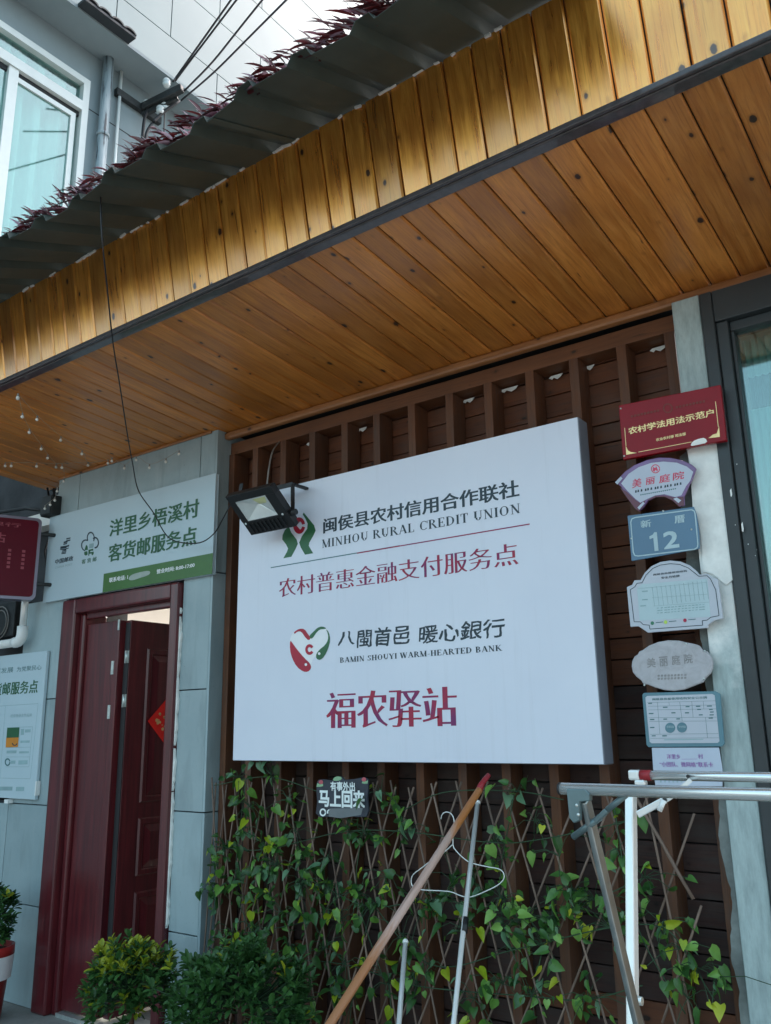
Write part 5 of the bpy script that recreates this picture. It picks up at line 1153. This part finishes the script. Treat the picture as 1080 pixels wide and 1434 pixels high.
# legs in the side plane
top1 = Vector((P(885, 1115, yB).x, yB - .004, zB - .04)); f1_ = PX(886, 1400, top1.x)
d1 = (f1_ - top1); g1 = top1 + d1 * (top1.z / (-d1.z)) if d1.z < 0 else f1_
top2 = Vector((xL + .035, yA + .01, zA - .02)); f2_ = PX(886, 1400, top2.x); d2 = f2_ - top2; g2 = top2 + d2 * (top2.z / (-d2.z))
build(MB().obox(top1, g1, .020, .032, up=(0, 1, 0)), 'leg', 'painted steel', rk, bevel=.004)
build(MB().obox(top2, g2, .012, .032, up=(0, 1, 0)), 'leg', 'worn steel', rk, bevel=.004)
build(MB().tube([f1_ + Vector((-.012, 0, 0)), f1_ + Vector((.022, 0, 0))], .009, 10), 'pivot', 'zinc hinge', rk)
qv = lambda px, py, yy: P(px, py, yy)
bk = [(-.006, .012), (.030, .012), (.037, .002), (.036, -.012), (.018, -.014), (.016, -.03), (.014, -.052), (.004, -.058), (-.004, -.048)]
build(MB().prism([(xL + .012 + a_ * 1.15, zA - .010 + b__ * .95) for a_, b__ in bk], yA - .014, yA + .004), 'corner_bracket', 'grey casting', rk, bevel=.002)
for a_ in ((.020, -.03), (.022, -.048)): build(MB().ball((xL + .012 + a_[0] - .006, yA - .0145, zA + a_[1]), .0035, 8, 4), 'rivet', 'zinc hinge', rk)
a_ = qv(877, 1113, yA + .01); b__ = qv(851, 1134, yA + .01); c_ = qv(803, 1172, yA + .03)
build(MB().tube([a_, b__], .0062, 10), 'brace', 'grey casting', rk); build(MB().obox(b__, qv(835, 1150, yA + .015), .01, .014, up=(0, 1, 0)), 'brace_joint', 'grey casting', rk, bevel=.002)
build(MB().tube([qv(840, 1145, yA + .015), c_], .0070, 10), 'brace', 'grey casting', rk)
a_ = qv(893, 1141, yB - .02); b__ = qv(932, 1120, yB - .02); c_ = qv(944, 1112, yB - .02); d_ = qv(926, 1135, yB - .02)
build(MB().obox(a_, b__, .006, .016, up=(0, 0, 1)), 'brace', 'painted steel', rk, bevel=.002); build(MB().obox(b__, c_, .006, .014, up=(0, 0, 1)), 'brace', 'painted steel', rk, bevel=.002)
build(MB().obox(c_, qv(968, 1092, yB - .01), .006, .010), 'brace', 'painted steel', rk); build(MB().tube([b__ + Vector((0, -.01, 0)), d_ + Vector((0, -.012, 0))], .006, 8), 'brace_knob', 'white plastic', rk)
build(MB().tube([b__ + Vector((0, -.009, 0)), b__ + Vector((0, -.002, 0))], .005, 10), 'rivet', 'lamp black', rk)
for (px, py) in ((883, 1142),): q = qv(px, py, yB - .03); build(MB().tube([q, q + Vector((0, .02, 0))], .003, 8), 'rivet', 'lamp black', rk)
# far legs and lower cross rail, outside the frame to the right
for (t_, g_) in ((top1, g1), (top2, g2)):
    sh = Vector((1.4, 0, 0)); build(MB().obox(t_ + sh, g_ + sh, .02, .03, up=(0, 1, 0)), 'leg', 'stainless', rk, bevel=.004)

# ------------------------------------------------------------------ bushes and pots
OV = {mm: leaf_mesh('leaf', .036, .017, mm, 'oval') for mm in ('bush leaf', 'bush tip')}
def bush(c_, rx, ry, rz, tips, label, name='potted_bush', yellow=.1, pot=None):
    t = thing(name, (c_.x, c_.y, 0), label, 'bush' if name != 'potted_plant' else 'plant'); items = []; tw_ = MB()
    for k_ in range(tips):
        while True:
            d = Vector((rnd.gauss(0, 1), rnd.gauss(0, 1), rnd.gauss(0, 1)))
            if d.length > .1: break
        d.normalize()
        if d.z < -.5: d.z *= -1
        rad = rnd.uniform(.55, 1.0) ** .6 * (1 + .42 * noise.noise(Vector((d.x * 2.3 + c_.x * 7, d.y * 2.3, d.z * 2.3))))
        tip_ = c_ + Vector((d.x * rx, d.y * ry, d.z * rz)) * rad
        dirv = (d * .7 + Vector((0, 0, .75))).normalized(); base = c_ + (tip_ - c_) * .35 + Vector((0, 0, -.03))
        tw_.tube([base, (base + tip_) / 2 + Vector((0, 0, -.01)), tip_], .0018, 4, cap=False)
        yel = rnd.random() < yellow * (3.2 if d.z > .55 else .3)
        sd_ = dirv.orthogonal().normalized(); up_ = dirv.cross(sd_)
        for j in range(8):
            an = j * 2.4 + rnd.uniform(-.3, .3); fl_ = .35 + .12 * j / 1.0 * .6
            dl = (dirv * (1.0 - .09 * j) + (sd_ * math.cos(an) + up_ * math.sin(an)) * (.35 + .10 * j)).normalized()
            items.append((OV['bush tip' if yel and j < 5 else 'bush leaf'], orient(tip_ - dirv * .004 * j, dl, roll=rnd.uniform(-.5, .5), s=rnd.uniform(.7, 1.45))))
    leafy(t, items, 'leaf'); build(tw_, 'branches', 'stem green', t)
    if pot:
        r_, h_, mm = pot
        build(MB().lathe([(.001, 0), (r_ * .72, 0), (r_ * .95, h_ * .86), (r_ * 1.05, h_ * .87), (r_ * 1.05, h_), (r_ * .95, h_), (r_ * .9, h_ * .9)], (c_.x, c_.y, 0), 28), 'pot', mm, t)
        build(MB().lathe([(.001, h_ * .92), (r_ * .93, h_ * .92)], (c_.x, c_.y, 0), 28), 'soil', 'soil', t)
        build(MB().tube([(c_.x, c_.y, h_ * .9), (c_.x + .01, c_.y, c_.z)], .012, 7), 'stem', 'stud pine', t)
    return t
c1 = P(186, 1385, 2.62); bush(c1, .215, .21, .20, 230, 'rounded potted bush with yellow-green tips in front of the maroon door', yellow=.22, pot=(.15, .19, 'terracotta'))
c2 = P(335, 1404, 2.55); bush(c2, .33, .25, .19, 330, 'wide dark green bush at the foot of the lattice', 'garden_bush', yellow=.02, pot=(.2, .15, 'terracotta'))
c3 = P(-14, 1295, 2.75); t3 = bush(c3, .13, .13, .20, 120, 'small green plant in a red and white pot at the left edge', 'potted_plant', yellow=.02, pot=(.13, .36, 'pot red'))
build(MB().lathe([(.128, .20), (.132, .245), (.137, .315)], (c3.x, c3.y, 0), 28), 'pot_label', 'pot white', t3)
q = P(2, 1376, c3.y - .134); text('福', None, None, c3.y - .138, 'red plastic', t3, world=(c3.x + .02, c3.x + .055, .25, .29))

# ------------------------------------------------------------------ tall building behind, seen over the roof
XU, XL = -6.6, -7.0
ZS = 8.604
fb = thing('panelled_building', (XU, 6, 0), 'tall pale building with large cladding panels rising behind the roof edge', 'building')
rows = [ZS]
zA_, zB_ = PX(212, 30, XU).z, PX(307, 30, XU).z
zC_ = PX(387, 30, XU).z; rh = zB_ - zA_
yv = PX(239, 50, XU).y; yv2 = PX(365, 85, XU).y; pl_ = (yv2 - yv)
zr = [zA_ + rh * k_ for k_ in range(0, 16)]
def pan(y0, y1, z0, z1): build(MB().box(XU - .02, XU, y0 + .006, y1 - .006, z0 + .006, z1 - .006), 'wall_panel', 'aluminium panel', fb)
for j in range(-1, 12):
    z0 = ZS if j < 0 else zr[j]; z1 = zr[j + 1]; off = 0 if j % 2 == 0 else pl_ / 2
    y_ = yv + off - pl_ * 3
    while y_ < 15:
        pan(y_, y_ + pl_, z0, z1); y_ += pl_
build(MB().box(-12, XU - .018, 1.5, 16, ZS + .02, zr[-3] + .3), 'wall', 'joint filler', fb)
build(MB().box(XL - .3, XU - .0005, 1.5, 16, ZS - .03, ZS + .0185), 'slab_edge', 'far render', fb)
build(MB().box(-12, XL, 1.5, 16, 0, ZS - .031), 'lower_wall', 'far render', fb) if False else None
# lower wall with the window opening: window y range
def S4(x, y): return (x / 4.154, y / 4.154)
XWf = XL
wr = PX(*S4(520, 480), XWf); wl_y = wr.y - 2.2
zt_ = wr.z; rl = PX(*S4(490, 650), XWf).z; zb_ = 4.6; zt0 = zt_
build(MB().box(XL - .3, XL, wr.y, 16, 0, ZS - .031), 'lower_wall', 'far render', fb)
build(MB().box(XL - .3, XL, 0.5, wr.y - .001, zt_, ZS - .0315), 'lower_wall', 'far render', fb)
build(MB().box(XL - .3, XL, 0.5, wr.y - .001, 0, zb_), 'lower_wall', 'far render', fb)
for (px, py) in ((650, 720), (540, 650)):
    q = PX(*S4(px, py), XL); build(MB().box(XL + .0002, XL + .002, wr.y + .02, 14, q.z - .006, q.z + .006), 'joint', 'joint filler', fb) if px == 650 else None
wd = build(MB().box(XL - .06, XL + .03, wr.y - .075, wr.y - .002, zb_, zt_ - .002), 'window', 'pvc frame', fb)
def wpart(nm, mat, *bx, **k):
    o = build(MB().box(*bx), nm, mat, None, **k); m0 = o.matrix_basis.copy(); o.parent = wd; o.location = Vector(o['at']) - Vector(wd['at']); return o
fw = .075
wpart('frame', 'pvc frame', XL - .06, XL + .03, wl_y, wr.y - .076, zt_ - fw, zt_ - .002)
wpart('frame', 'pvc frame', XL - .06, XL + .032, wl_y, wr.y - .076, rl - .02, rl + .09)
wpart('frame', 'joint filler', XL - .05, XL - .02, wl_y, wr.y - .076, rl - .075, rl - .0205)
my = PX(*S4(35, 800), XL).y
wpart('frame', 'pvc frame', XL - .05, XL + .015, my - .05, my + .05, zb_, rl - .021)
wpart('frame', 'pvc frame', XL - .055, XL - .01, wr.y - .17, wr.y - .115, zb_, rl - .076)
wpart('frame', 'pvc frame', XL - .055, XL - .01, my + .051, wr.y - .171, rl - .13, rl - .0765)
wpart('pane', 'window glass', XL - .045, XL - .040, wl_y, wr.y - .076, rl + .09, zt_ - fw)
wpart('pane', 'window glass', XL - .035, XL - .030, wl_y, wr.y - .10, zb_, rl - .02)
mb = MB(); prof = []; y_ = wl_y
while y_ < wr.y: prof.append((XL - .19 + .07 * math.sin(y_ * 31 + math.sin(y_ * 7)) + .012 * math.sin(y_ * 97), y_)); y_ += .012
mb.add([(a_, b__, z_) for z_ in (zb_, zt_) for a_, b__ in prof], [(i_, i_ + 1, len(prof) + i_ + 1, len(prof) + i_) for i_ in range(len(prof) - 1)], True)
cu = build(mb, 'curtain', 'curtain cloth', None); cu.parent = wd; cu.location = Vector(cu['at']) - Vector(wd['at'])
build(MB().box(XL - .33, XL - .31, wl_y - 1, wr.y, zb_, zt_), 'backing', 'cream wall', fb)
# drainpipe and thin pipe
pq = PX(152, 90, XL + .08)
build(MB().tube([(XL + .08, pq.y, 3), (XL + .08, pq.y, ZS - .03)], .055, 14), 'drainpipe', 'pipe grey', fb)
q = PX(*S4(612, 795), XL + .08); build(MB().tube([(XL + .08, pq.y, q.z - .02), (XL + .08, pq.y, q.z + .02)], .066, 14), 'pipe_collar', 'pipe grey', fb)
q = PX(168, 130, XL + .04); build(MB().tube([(XL + .04, q.y, 3), (XL + .04, q.y, ZS - .03)], .018, 8), 'thin_pipe', 'pvc frame', fb)
build(MB().tube([(XL + .04, q.y + .22, ZS - .5), (XL + .04, q.y + .22, ZS + .0)], .02, 8), 'thin_pipe', 'iron dark', fb) if False else None
# dark tile ends on the panel wall
tl = [(120, -12), (130, 4), (143, 14), (152, 20), (165, 33), (178, 40), (190, 51)]
w3 = [PX(a_, b__, XU + .12) for a_, b__ in tl]
te = thing('tile_edge', tuple(w3[3]), 'short row of dark curved roof tile ends against the pale panels', 'roof tiles')
zt1 = sum(q.z for q in w3) / len(w3); ya_, yb_ = w3[0].y, w3[-1].y
for k_ in range(4):
    yy = ya_ + (yb_ - ya_) * (k_ + .5) / 4; r_ = (yb_ - ya_) / 8
    pts = [(r_ * math.cos(R(18 * i_)), r_ * .55 * math.sin(R(18 * i_))) for i_ in range(11)]; pts += [(a_ * .75, b__ * .6) for a_, b__ in pts[::-1]]
    vs = [(xx, yy + a_, zt1 + b__ - .02) for xx in (XU + .001, XU + .14) for a_, b__ in pts]; kk = len(pts)
    mb = MB().add(vs, [list(range(kk)), list(range(kk, 2 * kk))[::-1]] + [(i_, (i_ + 1) % kk, kk + (i_ + 1) % kk, kk + i_) for i_ in range(kk)]); build(mb, 'tile', 'roof tile dark', te)
build(MB().box(XU + .001, XU + .13, ya_, yb_, zt1 - .05, zt1 - .021), 'ledge', 'roof tile dark', te)

# insulator bracket and service wires
ib = thing('insulator_bracket', tuple(PX(200, 150, XL)), 'dark iron bracket with porcelain insulators holding the service wires', 'bracket')
c8 = (4.5, 160, 30)
def B8(x, y, X): return PX(*pl(c8, [(x, y)])[0], X)
a_ = B8(10, 440, XL + .03); b__ = B8(290, 625, XL + .03); b__.z = a_.z; build(MB().obox(a_, b__, .06, .09), 'arm', 'iron dark', ib, bevel=.005)
a_ = B8(180, 545, XL + .06); b__ = B8(430, 420, XL + .55); build(MB().obox(a_, b__, .07, .09), 'arm', 'iron dark', ib, bevel=.01)
b2 = B8(400, 480, XL + .45); build(MB().obox(a_ + Vector((0, 0, -.1)), b2, .04, .05), 'arm', 'iron dark', ib)
INS = MB().lathe([(.001, -.05), (.03, -.05), (.045, -.02), (.028, -.005), (.045, .015), (.03, .04), (.001, .045)], (0, 0, 0), 12).mesh('insulator', 'porcelain')
ips = [(330, 385, .55), (205, 520, .1), (320, 535, .3), (290, 555, .3)]
for (x, y, dx) in ips: link('insulator', INS, ib, tuple(B8(x, y, XL + dx)))
wires = [([(370, 380, .55), (420, 310, .62), (640, 0, 1.1)], 'leftmost thin black service wire of the four crossing the panels'), ([(385, 375, .55), (520, 195, .8), (668, 0, 1.15)], 'service wire close beside the leftmost one'),
         ([(430, 450, .5), (620, 255, .9), (825, 0, 1.4)], 'third service wire from the left crossing the panels'), ([(420, 500, .5), (640, 310, .95), (950, 0, 1.7)], 'rightmost service wire crossing the pale panels')]
for ptsw, lab in wires:
    w_ = [B8(x, y, XL + dx) for x, y, dx in ptsw]; w_.append(w_[-1] + (w_[-1] - w_[-2]) * 3)
    tag(build(MB().tube(catmull(w_, 5), .011, 6), 'service_wire', 'cable black'), lab, 'wire', 'service wires from the insulator bracket')
for ptsd, lab in (([(215, 545, .12), (190, 620, .15), (178, 740, .2)], 'left loop of black cable dropping from the insulator bracket'), ([(410, 500, .4), (290, 590, .3), (215, 680, .25), (195, 760, .25)], 'thick black cable curving down from the insulator bracket'), ([(318, 560, .3), (316, 640, .3), (312, 760, .3)], 'thin plumb black wire dropping below the insulator bracket')):
    r_ = .018 if 'thick' in lab or 'left' in lab else .008
    tag(build(MB().tube(catmull([B8(x, y, XL + dx) for x, y, dx in ptsd], 5), r_, 6), 'drop_cable', 'cable black'), lab, 'cable', 'cables dropping from the bracket')
for o in bpy.data.objects:
    if 'at' in o: del o['at']
